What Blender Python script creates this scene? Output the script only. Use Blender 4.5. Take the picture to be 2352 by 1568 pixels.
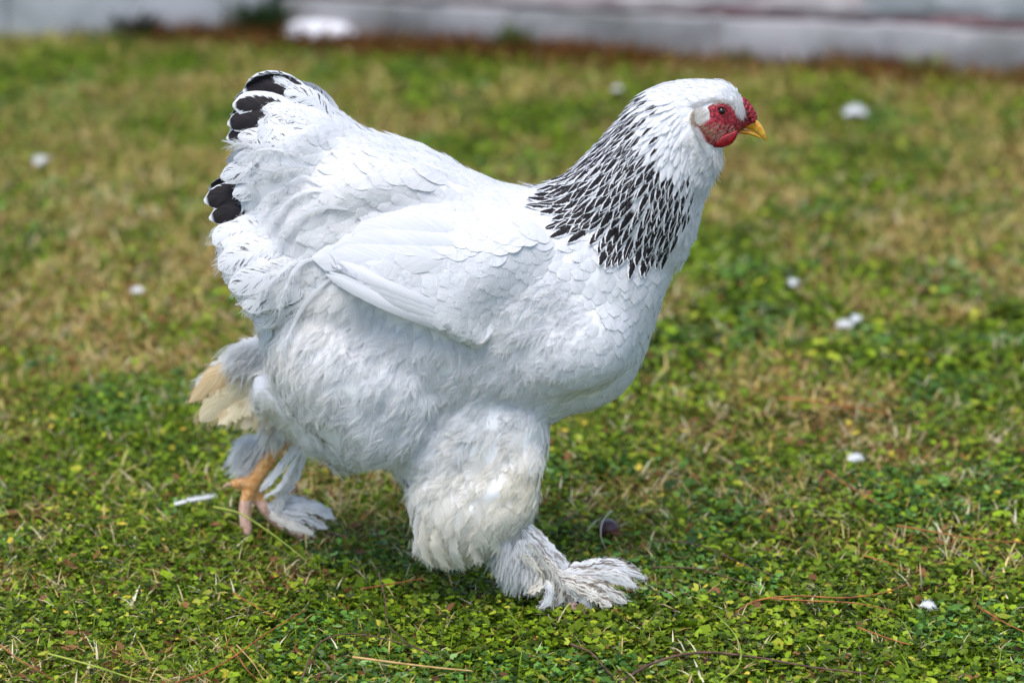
import bpy, bmesh, math, random
import numpy as np
from mathutils import Vector, Matrix
from mathutils.bvhtree import BVHTree
random.seed(7); rng = np.random.default_rng(7)
for o in list(bpy.data.objects): bpy.data.objects.remove(o)
SC = bpy.context.scene; COL = SC.collection
# ------------------------------------------------------------------ camera, sky, sun, exposure
CAM = np.array([0.0, -3.21, 1.345]); PITCH = math.radians(18.0)
cd = bpy.data.cameras.new('camera'); cam = bpy.data.objects.new('camera', cd); COL.objects.link(cam)
cam.location = CAM; cam.rotation_euler = (math.radians(90) - PITCH, 0, 0)
cd.lens = 100; cd.sensor_width = 36; cd.clip_end = 400; cd.clip_start = 0.05
cd.dof.use_dof = True; cd.dof.focus_distance = 3.27; cd.dof.aperture_fstop = 2.8
SC.camera = cam
w = bpy.data.worlds.new('World'); SC.world = w; w.use_nodes = True
nt = w.node_tree; sky = nt.nodes.new('ShaderNodeTexSky'); sky.sky_type = 'NISHITA'; sky.sun_disc = False
SUN_EL, SUN_AZ = math.radians(68), math.radians(200)     # azimuth from +Y towards +X
sky.sun_elevation = SUN_EL; sky.sun_rotation = SUN_AZ; sky.air_density = 1.0; sky.dust_density = 1.2; sky.ozone_density = 1.0
nt.links.new(sky.outputs[0], nt.nodes['Background'].inputs[0]); nt.nodes['Background'].inputs[1].default_value = 0.135
sd = bpy.data.lights.new('sun', 'SUN'); sun = bpy.data.objects.new('sun', sd); COL.objects.link(sun)
sd.energy = 1.9; sd.angle = math.radians(34); sd.color = (1, .95, .88)
sv = Vector((math.sin(SUN_AZ) * math.cos(SUN_EL), math.cos(SUN_AZ) * math.cos(SUN_EL), math.sin(SUN_EL)))
sun.rotation_euler = sv.to_track_quat('Z', 'Y').to_euler(); sun.location = (0, 0, 5)
SC.view_settings.view_transform = 'Standard'; SC.view_settings.look = 'None'
SC.view_settings.exposure = 0.78; SC.view_settings.gamma = 1.0; SC.view_settings.use_curve_mapping = False
SC.cycles.max_bounces = 8; SC.cycles.diffuse_bounces = 4; SC.cycles.transmission_bounces = 4
SC.cycles.use_denoising = True

# ------------------------------------------------------------------ helpers: measuring
FW = np.array([0, math.cos(PITCH), -math.sin(PITCH)]); UP = np.array([0, math.sin(PITCH), math.cos(PITCH)]); RT = np.array([1.0, 0, 0])
K = 0.18 / 1176
def ray(px, py):
    return FW + (px - 1176) * K * RT + (784 - py) * K * UP
def P(px, py, Y=0.0):
    d = ray(px, py); return CAM + d * ((Y - CAM[1]) / d[1])
def G(px, py, z=0.0):
    d = ray(px, py); return CAM + d * ((z - CAM[2]) / d[2])
def proj(p):
    q = np.asarray(p) - CAM; dz = q @ FW
    return (q @ RT) / dz / K + 1176, 784 - (q @ UP) / dz / K
def nrm(v):
    v = np.asarray(v, float); return v / (np.linalg.norm(v) + 1e-12)
PX = 0.000508   # metres per measured pixel at the hen

# ------------------------------------------------------------------ helpers: nodes
def mat(name):
    m = bpy.data.materials.new(name); m.use_nodes = True; n = m.node_tree; n.nodes.clear()
    out = n.nodes.new('ShaderNodeOutputMaterial'); return m, n, out
class N:
    def __init__(s, nt): s.nt = nt
    def __call__(s, typ, ins=None, **kw):
        nd = s.nt.nodes.new('ShaderNode' + typ)
        for k, v in kw.items(): setattr(nd, k, v)
        for k, v in (ins or {}).items():
            if hasattr(v, 'is_output') or isinstance(v, bpy.types.NodeSocket): s.nt.links.new(v, nd.inputs[k])
            else: nd.inputs[k].default_value = v
        return nd
    def math(s, op, a, b=None, c=None, clamp=False):
        d = {0: a}
        if b is not None: d[1] = b
        if c is not None: d[2] = c
        nd = s('Math', d, operation=op); nd.use_clamp = clamp; return nd.outputs[0]
    def mr(s, v, a, b, c=0.0, d=1.0, smooth=True):
        nd = s('MapRange', {0: v, 1: a, 2: b, 3: c, 4: d}); nd.interpolation_type = 'SMOOTHSTEP' if smooth else 'LINEAR'; return nd.outputs[0]
    def mix(s, f, a, b, blend='MIX'):
        nd = s.nt.nodes.new('ShaderNodeMix'); nd.data_type = 'RGBA'; nd.blend_type = blend
        for i, v in ((0, f), (6, a), (7, b)):
            if isinstance(v, bpy.types.NodeSocket): s.nt.links.new(v, nd.inputs[i])
            else: nd.inputs[i].default_value = v if i == 0 else (tuple(v) + (1,))[:4]
        return nd.outputs[2]
    def link(s, a, b): s.nt.links.new(a, b)

def feather_material():
    m, nt, out = mat('feather'); n = N(nt)
    a = n('Attribute', attribute_name='fcol'); uv = n('Attribute', attribute_name='fuv')
    sc = n('SeparateColor', {0: a.outputs['Color']}); cream, dark, rnd = sc.outputs[0], sc.outputs[1], sc.outputs[2]
    su = n('SeparateXYZ', {0: uv.outputs['Vector']}); u, v, L = su.outputs[0], su.outputs[1], su.outputs[2]
    av = n.math('ABSOLUTE', v)
    # barb coordinate: runs outwards and forwards from the shaft
    bc = n.math('SUBTRACT', u, n.math('MULTIPLY', av, 0.28))
    bcs = n.math('MULTIPLY', bc, L)
    cx = n('CombineXYZ', {0: bcs, 1: n.math('MULTIPLY', v, 1.3), 2: n.math('MULTIPLY', rnd, 40.0)})
    nz = n('TexNoise', {'Vector': cx.outputs[0], 'Scale': 1.0, 'Detail': 2.0, 'Roughness': .6}).outputs[0]
    sgn = n.math('SIGN', v)
    cx2 = n('CombineXYZ', {0: n.math('MULTIPLY', bcs, 1.0), 1: sgn, 2: n.math('MULTIPLY', rnd, 90.0)})
    nz2 = n('TexNoise', {'Vector': cx2.outputs[0], 'Scale': .35, 'Detail': 1.0}).outputs[0]
    nz3 = n('TexNoise', {'Vector': n('CombineXYZ', {0: n.math('MULTIPLY', bcs, .42), 1: n.math('MULTIPLY', v, .5), 2: n.math('MULTIPLY', rnd, 33.0)}).outputs[0], 'Scale': 1.0, 'Detail': 3.0, 'Roughness': .7}).outputs[0]
    white = n.mix(n.mr(nz3, .32, .66), (.69, .69, .71), (.81, .81, .82))
    crm = n.mix(n.mr(nz2, .3, .7), (.72, .60, .38), (.84, .76, .56))
    tan = n.mix(n.mr(nz2, .35, .65), (.46, .27, .10), (.66, .45, .2))
    c = n.mix(n.math('MULTIPLY', cream, 2.0, clamp=True), white, crm)
    c = n.mix(n.mr(cream, .55, 1.0), c, tan)
    # dark spade / solid tip with white edging, ragged along barbs
    rag = n.math('MULTIPLY_ADD', n.math('SUBTRACT', nz2, .5), 0.55, av)
    edge = n.mr(rag, .64, .54)
    edge = n.math('MAXIMUM', edge, n.math('MULTIPLY', n.mr(rag, .93, .86), n.mr(dark, .92, .94)))
    solid = n.math('MULTIPLY', edge, n.mr(n.math('MULTIPLY_ADD', n.math('SUBTRACT', nz2, .5), .2, u), .30, .46))
    solid = n.math('MULTIPLY', solid, n.mr(u, .985, .94))
    shaft = n.mr(av, .03, .07)
    solid = n.math('MULTIPLY', solid, n.math('MAXIMUM', shaft, n.math('MAXIMUM', n.mr(dark, .93, .94), n.mr(rnd, .15, .2))))
    isol = n.mr(dark, .5, .75)
    nf = n('TexNoise', {'Vector': n('CombineXYZ', {0: n.math('MULTIPLY', bcs, .30), 1: n.math('MULTIPLY', v, 1.6), 2: n.math('MULTIPLY', rnd, 71.0)}).outputs[0], 'Scale': 1.0, 'Detail': 3.0, 'Roughness': .75}).outputs[0]
    fl = n.math('MULTIPLY', n.mr(nf, .53, .58), n.math('MULTIPLY', n.mr(av, .1, .3), n.mr(av, .95, .7)))
    fl = n.math('MULTIPLY', fl, n.mr(nz2, .44, .50))
    ifl = n.mr(dark, .05, .25)
    dm = n.math('MAXIMUM', n.math('MULTIPLY', solid, isol), n.math('MULTIPLY', fl, n.math('MULTIPLY', ifl, n.mr(dark, .6, .45))))
    dk = n.mix(n.mr(nz, .35, .7), (.006, .005, .007), (.035, .028, .03))
    c = n.mix(dm, c, dk)
    dirt = n.math('SUBTRACT', 1.0, a.outputs['Alpha']); nd = n('TexNoise', {'Vector': n('CombineXYZ', {0: n.math('MULTIPLY', bcs, .07), 1: n.math('MULTIPLY', v, 2.6), 2: n.math('MULTIPLY', rnd, 19.0)}).outputs[0], 'Scale': 1.0, 'Detail': 4.0, 'Roughness': .7}).outputs[0]
    c = n.mix(n.math('MULTIPLY', dirt, n.mr(nd, .50, .58)), c, n.mix(nz, (.07, .055, .055), (.34, .26, .19)))
    bmp = n('Bump', {'Strength': .35, 'Distance': .0008, 'Height': nz3}).outputs[0]
    p = n('BsdfPrincipled', {'Base Color': c, 'Roughness': .62, 'Specular IOR Level': .22, 'Normal': bmp})
    t = n('BsdfTranslucent', {'Color': c})
    mx = n('MixShader', {0: .18, 1: p.outputs[0], 2: t.outputs[0]})
    n.link(mx.outputs[0], out.inputs[0]); return m
def hair_material():
    m, nt, out = mat('down'); n = N(nt)
    a = n('Attribute', attribute_name='hcol')
    p = n('BsdfDiffuse', {'Color': a.outputs['Color']}); t = n('BsdfTranslucent', {'Color': a.outputs['Color']})
    mx = n('MixShader', {0: .30, 1: p.outputs[0], 2: t.outputs[0]})
    n.link(mx.outputs[0], out.inputs[0]); return m
def simple(name, c1, c2, scale=60, rough=.6, spec=.4, bump=.3, dist=.001, sss=0, detail=4):
    m, nt, out = mat(name); n = N(nt)
    tc = n('TexCoord'); nz = n('TexNoise', {'Vector': tc.outputs['Object'], 'Scale': scale, 'Detail': detail}).outputs[0]
    c = n.mix(n.mr(nz, .35, .65), c1, c2)
    b = n('Bump', {'Strength': bump, 'Distance': dist, 'Height': nz}).outputs[0]
    p = n('BsdfPrincipled', {'Base Color': c, 'Roughness': rough, 'Specular IOR Level': spec, 'Normal': b})
    if sss: p.inputs['Subsurface Weight'].default_value = sss; p.inputs['Subsurface Radius'].default_value = (.006, .002, .001)
    n.link(p.outputs[0], out.inputs[0]); return m
def attr_material(name, rough=.5, spec=.3, trans=.3, attr='lcol', bump=0):
    m, nt, out = mat(name); n = N(nt)
    a = n('Attribute', attribute_name=attr).outputs['Color']
    p = n('BsdfPrincipled', {'Base Color': a, 'Roughness': rough, 'Specular IOR Level': spec})
    t = n('BsdfTranslucent', {'Color': a}); mx = n('MixShader', {0: trans, 1: p.outputs[0], 2: t.outputs[0]})
    n.link(mx.outputs[0], out.inputs[0]); return m

M_F = feather_material(); M_H = hair_material()
M_SKIN = simple('plucked_skin', (.80, .79, .79), (.84, .83, .83), 80)
M_LEG = simple('scaly_skin', (.62, .27, .07), (.82, .46, .20), 170, rough=.5, bump=.8, dist=.0015, sss=.15)
M_TOE = simple('pink_scaly_skin', (.72, .40, .30), (.85, .58, .46), 200, rough=.5, bump=.8, dist=.0015, sss=.15)
M_RED = simple('red_face_skin', (.13, .004, .010), (.44, .03, .045), 300, rough=.5, spec=.4, bump=.9, dist=.0012, sss=.1)
M_WAT = simple('red_wattle_skin', (.17, .002, .007), (.34, .008, .016), 260, rough=.42, bump=.4, dist=.0006, sss=.15)
M_BEAK = simple('horn_beak', (.66, .26, .015), (.84, .50, .07), 110, rough=.33, spec=.5, bump=.1)
M_CLAW = simple('horn_claw', (.30, .18, .10), (.5, .34, .2), 200, rough=.4)

# ------------------------------------------------------------------ helpers: mesh
def new_obj(name, verts, faces, m=None, parent=None, smooth=True, attrs=None):
    me = bpy.data.meshes.new(name)
    verts = np.asarray(verts, dtype=np.float32)
    if isinstance(faces, np.ndarray):
        nf, k = faces.shape
        me.vertices.add(len(verts)); me.vertices.foreach_set('co', verts.ravel())
        me.loops.add(nf * k); me.loops.foreach_set('vertex_index', faces.astype(np.int32).ravel())
        me.polygons.add(nf); me.polygons.foreach_set('loop_start', np.arange(0, nf * k, k, dtype=np.int32))
        try: me.polygons.foreach_set('loop_total', np.full(nf, k, dtype=np.int32))
        except Exception: pass
        me.update(calc_edges=True)
    else:
        me.from_pydata([tuple(map(float, v)) for v in verts], [], [tuple(map(int, f)) for f in faces]); me.update()
    if smooth: me.polygons.foreach_set('use_smooth', np.ones(len(me.polygons), dtype=bool))
    if m: me.materials.append(m)
    for k, (typ, arr) in (attrs or {}).items():
        a = me.attributes.new(k, typ, 'POINT'); a.data.foreach_set('color' if typ == 'FLOAT_COLOR' else 'vector', np.asarray(arr, dtype=np.float32).ravel())
    o = bpy.data.objects.new(name, me); COL.objects.link(o)
    if parent: o.parent = parent
    return o
def empty(name, loc, label, cat, group=None):
    o = bpy.data.objects.new(name, None); COL.objects.link(o); o.location = loc; o.empty_display_size = .05
    o['label'] = label; o['category'] = cat
    if group: o['group'] = group
    return o
def tag(o, label=None, cat=None, group=None, kind=None):
    for k, v in (('label', label), ('category', cat), ('group', group), ('kind', kind)):
        if v: o[k] = v
    return o
def in_poly(px, py, poly):
    px = np.asarray(px, float); py = np.asarray(py, float); r = np.zeros(px.shape, bool); n = len(poly)
    for i in range(n):
        x1, y1 = poly[i]; x2, y2 = poly[(i + 1) % n]
        c = ((y1 > py) != (y2 > py)) & (px < (x2 - x1) * (py - y1) / ((y2 - y1) + 1e-12) + x1); r ^= c
    return r
def smooth_poly(pts, k=6):
    pts = np.array(pts, float); n = len(pts); out = []
    for i in range(n):
        p0, p1, p2, p3 = pts[i - 1], pts[i], pts[(i + 1) % n], pts[(i + 2) % n]
        for t in np.arange(k) / k:
            out.append(.5 * ((2 * p1) + (-p0 + p2) * t + (2 * p0 - 5 * p1 + 4 * p2 - p3) * t * t + (-p0 + 3 * p1 - 3 * p2 + p3) * t ** 3))
    return out
def inflate(poly, Y, w, step=0.003, back=1.0, tilt=0.0, yaw=0.0):
    """a closed, rounded volume whose outline at depth Y is the polygon (measured px) and whose half thickness is w"""
    sp = smooth_poly(poly); yb = max(q[1] for q in sp); yt = min(q[1] for q in sp)
    xl = min(q[0] for q in sp); xr = max(q[0] for q in sp); pts = [P(x, y, Y + tilt * (yb - y) / (yb - yt) + yaw * ((x - xl) / (xr - xl)) ** 2) for x, y in sp]
    zb = min(p[2] for p in pts); zt = max(p[2] for p in pts); xa = min(p[0] for p in pts); xb = max(p[0] for p in pts); YY = lambda z, x: Y + tilt * (z - zb) / (zt - zb) + yaw * max(0, (x - xa) / (xb - xa)) ** 2
    xz = [(p[0], p[2]) for p in pts]
    x0, x1 = min(p[0] for p in xz) - 2.5 * step, max(p[0] for p in xz) + 2.5 * step
    z0, z1 = min(p[1] for p in xz) - 2.5 * step, max(p[1] for p in xz) + 2.5 * step
    nx, nz = int((x1 - x0) / step) + 1, int((z1 - z0) / step) + 1
    X, Z = np.meshgrid(x0 + np.arange(nx) * step, z0 + np.arange(nz) * step, indexing='ij')
    msk = in_poly(X, Z, xz); msk[0] = msk[-1] = False; msk[:, 0] = msk[:, -1] = False
    u = np.zeros_like(X); om = 1.9; ii, jj = np.indices(X.shape)
    red = msk & ((ii + jj) % 2 == 0); blk = msk & ((ii + jj) % 2 == 1)
    for _ in range(220):
        for mk in (red, blk):
            s = np.zeros_like(u); s[1:-1, 1:-1] = (u[2:, 1:-1] + u[:-2, 1:-1] + u[1:-1, 2:] + u[1:-1, :-2] + step * step * 4) / 4
            u[mk] += om * (s[mk] - u[mk])
    h = w * np.sqrt(np.clip(u / u.max(), 0, 1))
    dil = msk.copy(); dil[1:] |= msk[:-1]; dil[:-1] |= msk[1:]; d2 = dil.copy(); d2[:, 1:] |= dil[:, :-1]; d2[:, :-1] |= dil[:, 1:]; dil = d2
    idf = -np.ones(X.shape, int); idb = idf.copy(); verts = []
    for i, j in zip(*np.nonzero(dil)):
        idf[i, j] = len(verts); verts.append((X[i, j], YY(Z[i, j], X[i, j]) - h[i, j], Z[i, j]))
        if msk[i, j]: idb[i, j] = len(verts); verts.append((X[i, j], YY(Z[i, j], X[i, j]) + back * h[i, j], Z[i, j]))
        else: idb[i, j] = idf[i, j]
    faces = []
    q = dil[:-1, :-1] & dil[1:, :-1] & dil[1:, 1:] & dil[:-1, 1:] & (msk[:-1, :-1] | msk[1:, :-1] | msk[1:, 1:] | msk[:-1, 1:])
    for i, j in zip(*np.nonzero(q)):
        faces.append((idf[i, j], idf[i + 1, j], idf[i + 1, j + 1], idf[i, j + 1]))
        faces.append((idb[i, j + 1], idb[i + 1, j + 1], idb[i + 1, j], idb[i, j]))
    return verts, faces
def mirror(vf):
    v, f = vf; return [(x, -y, z) for x, y, z in v], [tuple(reversed(t)) for t in f]
def tube(pts, rad, n=12):
    pts = [np.asarray(p, float) for p in pts]; V = []; F = []
    T = [nrm(pts[min(i + 1, len(pts) - 1)] - pts[max(i - 1, 0)]) for i in range(len(pts))]
    a = nrm(np.cross(T[0], [0.3, 1, .2]))
    for i, p in enumerate(pts):
        a = nrm(a - T[i] * (a @ T[i])); b = np.cross(T[i], a)
        for k in range(n):
            t = 2 * math.pi * k / n; V.append(p + rad[i] * (a * math.cos(t) + b * math.sin(t)))
    for i in range(len(pts) - 1):
        for k in range(n): F.append((i * n + k, i * n + (k + 1) % n, (i + 1) * n + (k + 1) % n, (i + 1) * n + k))
    c0 = len(V); V.append(pts[0] - T[0] * rad[0] * .6); V.append(pts[-1] + T[-1] * rad[-1] * .8)
    m = (len(pts) - 1) * n
    for k in range(n): F.append((c0, (k + 1) % n, k)); F.append((c0 + 1, m + k, m + (k + 1) % n))
    return V, F
def spline(pts, k=5):
    pts = [np.asarray(p, float) for p in pts]; q = [2 * pts[0] - pts[1]] + pts + [2 * pts[-1] - pts[-2]]; out = []
    for i in range(1, len(q) - 2):
        for t in np.arange(k) / k:
            p0, p1, p2, p3 = q[i - 1:i + 3]
            out.append(.5 * (2 * p1 + (-p0 + p2) * t + (2 * p0 - 5 * p1 + 4 * p2 - p3) * t * t + (-p0 + 3 * p1 - 3 * p2 + p3) * t ** 3))
    out.append(pts[-1]); return out
def join(lst):
    V = []; F = []
    for v, f in lst:
        b = len(V); V += [tuple(x) for x in v]; F += [tuple(i + b for i in t) for t in f]
    return V, F
def remeshed(vf, voxel, smooth, name, soft=0):
    o = new_obj(name, vf[0], [list(f) for f in vf[1]])
    m = o.modifiers.new('r', 'REMESH'); m.mode = 'VOXEL'; m.voxel_size = voxel
    if smooth: s = o.modifiers.new('s', 'SMOOTH'); s.factor = .5; s.iterations = smooth
    if soft:
        pass
    dg = bpy.context.evaluated_depsgraph_get(); ev = o.evaluated_get(dg); me = bpy.data.meshes.new_from_object(ev)
    o.modifiers.clear(); old = o.data; o.data = me; bpy.data.meshes.remove(old); me.name = name
    me.polygons.foreach_set('use_smooth', np.ones(len(me.polygons), dtype=bool))
    if soft:     # rounds the creases between the muscle groups, leaving the head and the feet crisp
        n = len(me.vertices); co = np.empty(n * 3); me.vertices.foreach_get('co', co); co = co.reshape(-1, 3)
        e = np.empty(len(me.edges) * 2, np.int32); me.edges.foreach_get('vertices', e); e = e.reshape(-1, 2); dg_ = np.bincount(e.ravel(), minlength=n)[:, None]
        wgt = (np.clip((co[:, 2] - .10) / .04, 0, 1) * np.clip((.20 - co[:, 0]) / .05, 0, 1))[:, None]
        for _ in range(soft):
            a = np.stack([np.bincount(e[:, 0], co[e[:, 1], k], n) + np.bincount(e[:, 1], co[e[:, 0], k], n) for k in range(3)], 1) / np.maximum(dg_, 1)
            co += wgt * .6 * (a - co)
        from mathutils import noise as mn
        nn_ = np.empty(n * 3); me.vertices.foreach_set('co', co.ravel()); me.update(); me.vertices.foreach_get('normal', nn_); nn_ = nn_.reshape(-1, 3)
        lump = np.array([mn.noise(Vector((c[0] * 17, abs(c[1]) * 14 + 3, c[2] * 21))) + .6 * mn.noise(Vector((c[0] * 40, c[1] * 30, c[2] * 48))) for c in co])[:, None]
        lw = wgt * np.clip((.36 - co[:, 2:]) / .10, .25, 1) * np.clip((.16 - co[:, :1]) / .08, .25, 1)
        co += nn_ * lump * lw * .0055
        me.vertices.foreach_set('co', co.ravel()); me.update()
    return o
def bvh_of(objs):
    V = []; F = []
    for o in objs:
        b = len(V); V += [v.co.copy() for v in o.data.vertices]; F += [[i + b for i in p.vertices] for p in o.data.polygons]
    return BVHTree.FromPolygons(V, F)

# ================================================================== THE HEN
HEN = empty('hen', (0, 0, 0), 'white hen with black-flecked neck and feathered feet striding over the lawn', 'hen')
GN = G(1300, 1392); GF = G(600, 1232)          # where the near and the far foot stand
YN, YF = GN[1], GF[1]
print('near foot', GN, 'far foot', GF)
torso = [(640,330),(700,262),(765,268),(825,296),(885,322),(940,345),(1010,365),(1080,400),(1150,428),(1220,440),(1300,440),(1400,450),(1500,480),(1570,520),(1568,570),(1540,630),(1515,700),(1493,770),(1470,830),(1440,882),(1390,920),(1330,945),(1250,962),(1150,965),(1050,975),(950,1010),(880,1020),(800,1005),(730,970),(680,920),(640,860),(615,790),(600,730),(570,680),(545,620),(530,560),(535,500),(555,430),(585,370)]
neck = [(1235,432),(1290,415),(1350,365),(1400,312),(1440,262),(1480,218),(1520,197),(1570,190),(1635,186),(1668,194),(1692,216),(1703,255),(1706,285),(1690,312),(1660,335),(1640,385),(1615,430),(1600,500),(1580,560),(1540,620),(1450,640),(1350,600),(1280,540),(1230,480)]
tail = [(575,340),(582,290),(598,255),(622,232),(655,220),(690,228),(722,236),(768,258),(812,290),(760,380),(700,470),(640,510),(590,500),(560,470),(545,430),(560,380)]
thigh = [(1050,850),(1130,860),(1200,900),(1245,960),(1250,1010),(1235,1060),(1195,1110),(1100,1140),(1000,1140),(940,1110),(905,1075),(915,1020),(960,960),(1010,900)]
puff = [(940,1110),(1000,1080),(1130,1040),(1215,1010),(1234,1060),(1240,1110),(1232,1160),(1208,1200),(1170,1232),(1120,1258),(1065,1280),(1015,1284),(988,1262),(966,1200)]
flank = [(650,720),(760,685),(860,700),(960,760),(1075,830),(1050,890),(1005,960),(955,1025),(880,1062),(790,1040),(725,995),(670,940),(635,880),(615,800)]
rear = [(510,560),(550,510),(640,530),(740,600),(750,700),(700,740),(610,730),(570,690),(545,650),(520,610)]
breast = [(1130,790),(1170,720),(1245,665),(1340,645),(1425,685),(1455,760),(1435,840),(1370,890),(1270,915),(1185,895),(1135,850)]
saddle = [(640,490),(700,420),(800,355),(900,360),(1000,395),(1065,435),(1080,455),(980,455),(880,490),(780,530),(700,560),(650,545)]
cres = [(560,780),(600,800),(640,860),(640,930),(600,940),(560,900),(545,850)]
farth = [(600,850),(700,900),(840,960),(880,1030),(810,1075),(740,1045),(690,1000),(640,970),(600,940),(585,900)]
comp = [inflate(torso, 0, .122), inflate(neck, 0, .068), inflate(tail, 0, .072),
        inflate(thigh, -.058, .056), inflate(puff, -.083, .046),
        inflate(rear, -.035, .075), mirror(inflate(rear, -.035, .075)),
        inflate(flank, -.065, .068), mirror(inflate(flank, -.065, .068)),
        inflate(breast, -.055, .062), mirror(inflate(breast, -.055, .062)),
        inflate(saddle, -.045, .052), mirror(inflate(saddle, -.045, .052)),
        inflate(farth, .075, .05)]
# shanks and toes, part of the continuous body
def L(pts, r, k=4):
    pts = spline(pts, k); return tube(pts, np.interp(np.linspace(0, 1, len(pts)), np.linspace(0, 1, len(r)), r), 10)
nh = P(1170, 1190, -.085); na = P(1268, 1335, YN)
comp += [L([nh, P(1215, 1265, YN + .003), na], [.018, .013, .011])]
NT = [[na, G(1340, 1368, .012), G(1400, 1378, .006)], [na, G(1300, 1380, .012), G(1330, 1400, .006)], [na, G(1330, 1350, .012), G(1395, 1352, .007)], [na, G(1235, 1352, .010), G(1210, 1360, .005)]]
comp += [L(t, [.010, .008, .006]) for t in NT]
fa = P(578, 1112, YF)
comp += [L([P(690, 950, .085), P(668, 985, YF - .02), P(620, 1050, YF), fa], [.017, .0115, .0105, .0105])]
FT = [[fa, P(562, 1165, YF - .004), G(568, 1226, .006)], [P(586, 1118, YF + .01), P(608, 1168, YF + .006), G(648, 1206, .010), G(696, 1229, .006)], [P(596, 1098, YF), P(558, 1106, YF), P(532, 1112, YF - .004)], [fa, G(620, 1180, .016), G(680, 1190, .008)]]
comp += [L(FT[0], [.0095, .0082, .0078]), L(FT[1], [.009, .008, .008, .0075]), L(FT[2], [.009, .008, .007]), L(FT[3], [.009, .008, .006])]
body = remeshed(join(comp), .0032, 7, 'body', 22); body.parent = HEN
body.data.materials.clear()
for m in (M_SKIN, M_LEG, M_TOE): body.data.materials.append(m)
for p in body.data.polygons:
    c = p.center
    if c.z < .16:
        px, py = proj(c)
        if (c.y > .09 and py > 930) or (c.y < 0 and py > 1290): p.material_index = 2 if py > 1150 else 1
wing_o = [(745,575),(800,530),(880,480),(960,462),(1080,465),(1180,455),(1255,480),(1300,530),(1305,585),(1270,635),(1215,690),(1160,740),(1110,790),(1060,775),(980,740),(900,700),(820,658),(760,625),(735,600)]
def wing_mesh():
    pol = np.array(smooth_poly(wing_o, 4)); low = np.array(spline([(735,600,0),(760,625,0),(820,658,0),(900,700,0),(980,740,0),(1060,775,0),(1112,792,0)], 8))[:, :2]
    up = np.array(spline([(745,575,0),(800,530,0),(880,480,0),(960,462,0),(1080,465,0),(1180,455,0),(1255,480,0),(1300,530,0),(1305,585,0),(1270,635,0),(1215,690,0),(1160,740,0)], 8))[:, :2]
    st = 7.0; gx = np.arange(720, 1320, st); gy = np.arange(440, 805, st); bvb = bvh_of([body]); H = {}
    for i, x in enumerate(gx):
        for j, y in enumerate(gy):
            d = Vector(ray(x, y)).normalized(); r = bvb.ray_cast(Vector(CAM), d, 6)
            if r[0] is not None: H[i, j] = [np.array(r[0]), np.array(r[1])]
    for _ in range(10):     # bridge the small lumps under the folded wing
        K2 = {}
        for (i, j), v in H.items():
            nb = [H[k] for k in ((i+1,j),(i-1,j),(i,j+1),(i,j-1)) if k in H]
            K2[i, j] = [v[0] + (0 if len(nb) < 4 else .6) * (sum(q[0] for q in nb) / max(1, len(nb)) - v[0]), nrm(v[1] + sum((q[1] for q in nb), np.zeros(3)))]
        H = K2
    ins = in_poly(*np.meshgrid(gx, gy, indexing='ij'), [tuple(q) for q in pol]); V = []; F = []; f_ = {}; b_ = {}
    for (i, j), v in H.items():
        if not ins[i, j]: continue
        q = np.array([gx[i], gy[j]]); dl = np.sqrt(((low - q) ** 2).sum(1)).min(); du = np.sqrt(((up - q) ** 2).sum(1)).min(); t = min(1, du / 130); t = t * t * (3 - 2 * t)
        th = -.001 + .023 * t * math.sqrt(min(1, dl / 16 + .12))
        f_[i, j] = len(V); V.append(v[0] + v[1] * th); b_[i, j] = len(V); V.append(v[0] - v[1] * .012)
    def q4(i, j): return all(k in f_ for k in ((i,j),(i+1,j),(i+1,j+1),(i,j+1)))
    for (i, j) in f_:
        if not q4(i, j): continue
        a, b, c, d = (i,j), (i+1,j), (i+1,j+1), (i,j+1)
        F.append((f_[a], f_[d], f_[c], f_[b])); F.append((b_[a], b_[b], b_[c], b_[d]))
        for p, q, nbq in ((a, b, (i, j-1)), (b, c, (i+1, j)), (c, d, (i, j+1)), (d, a, (i-1, j))):
            if not q4(*nbq): F.append((f_[p], f_[q], b_[q], b_[p]))
    return V, F
wv = wing_mesh()
wingN = remeshed(wv, .0028, 4, 'wing'); wingF = remeshed(mirror(([(x, y + .012, z - .022) for x, y, z in wv[0]], wv[1])), .0028, 4, 'wing')
for o in (wingN, wingF): o.data.materials.clear(); o.data.materials.append(M_SKIN); o.parent = HEN
BV = bvh_of([body, wingN, wingF]); BVb = bvh_of([body]); BVw = bvh_of([wingN])
def hit(px, py, lift=0.0, bv=None):
    d = Vector(ray(px, py)).normalized(); r = (bv or BV).ray_cast(Vector(CAM), d, 6)
    if r[0] is None: return None
    return np.array(r[0] + r[1] * lift), np.array(r[1])

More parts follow.
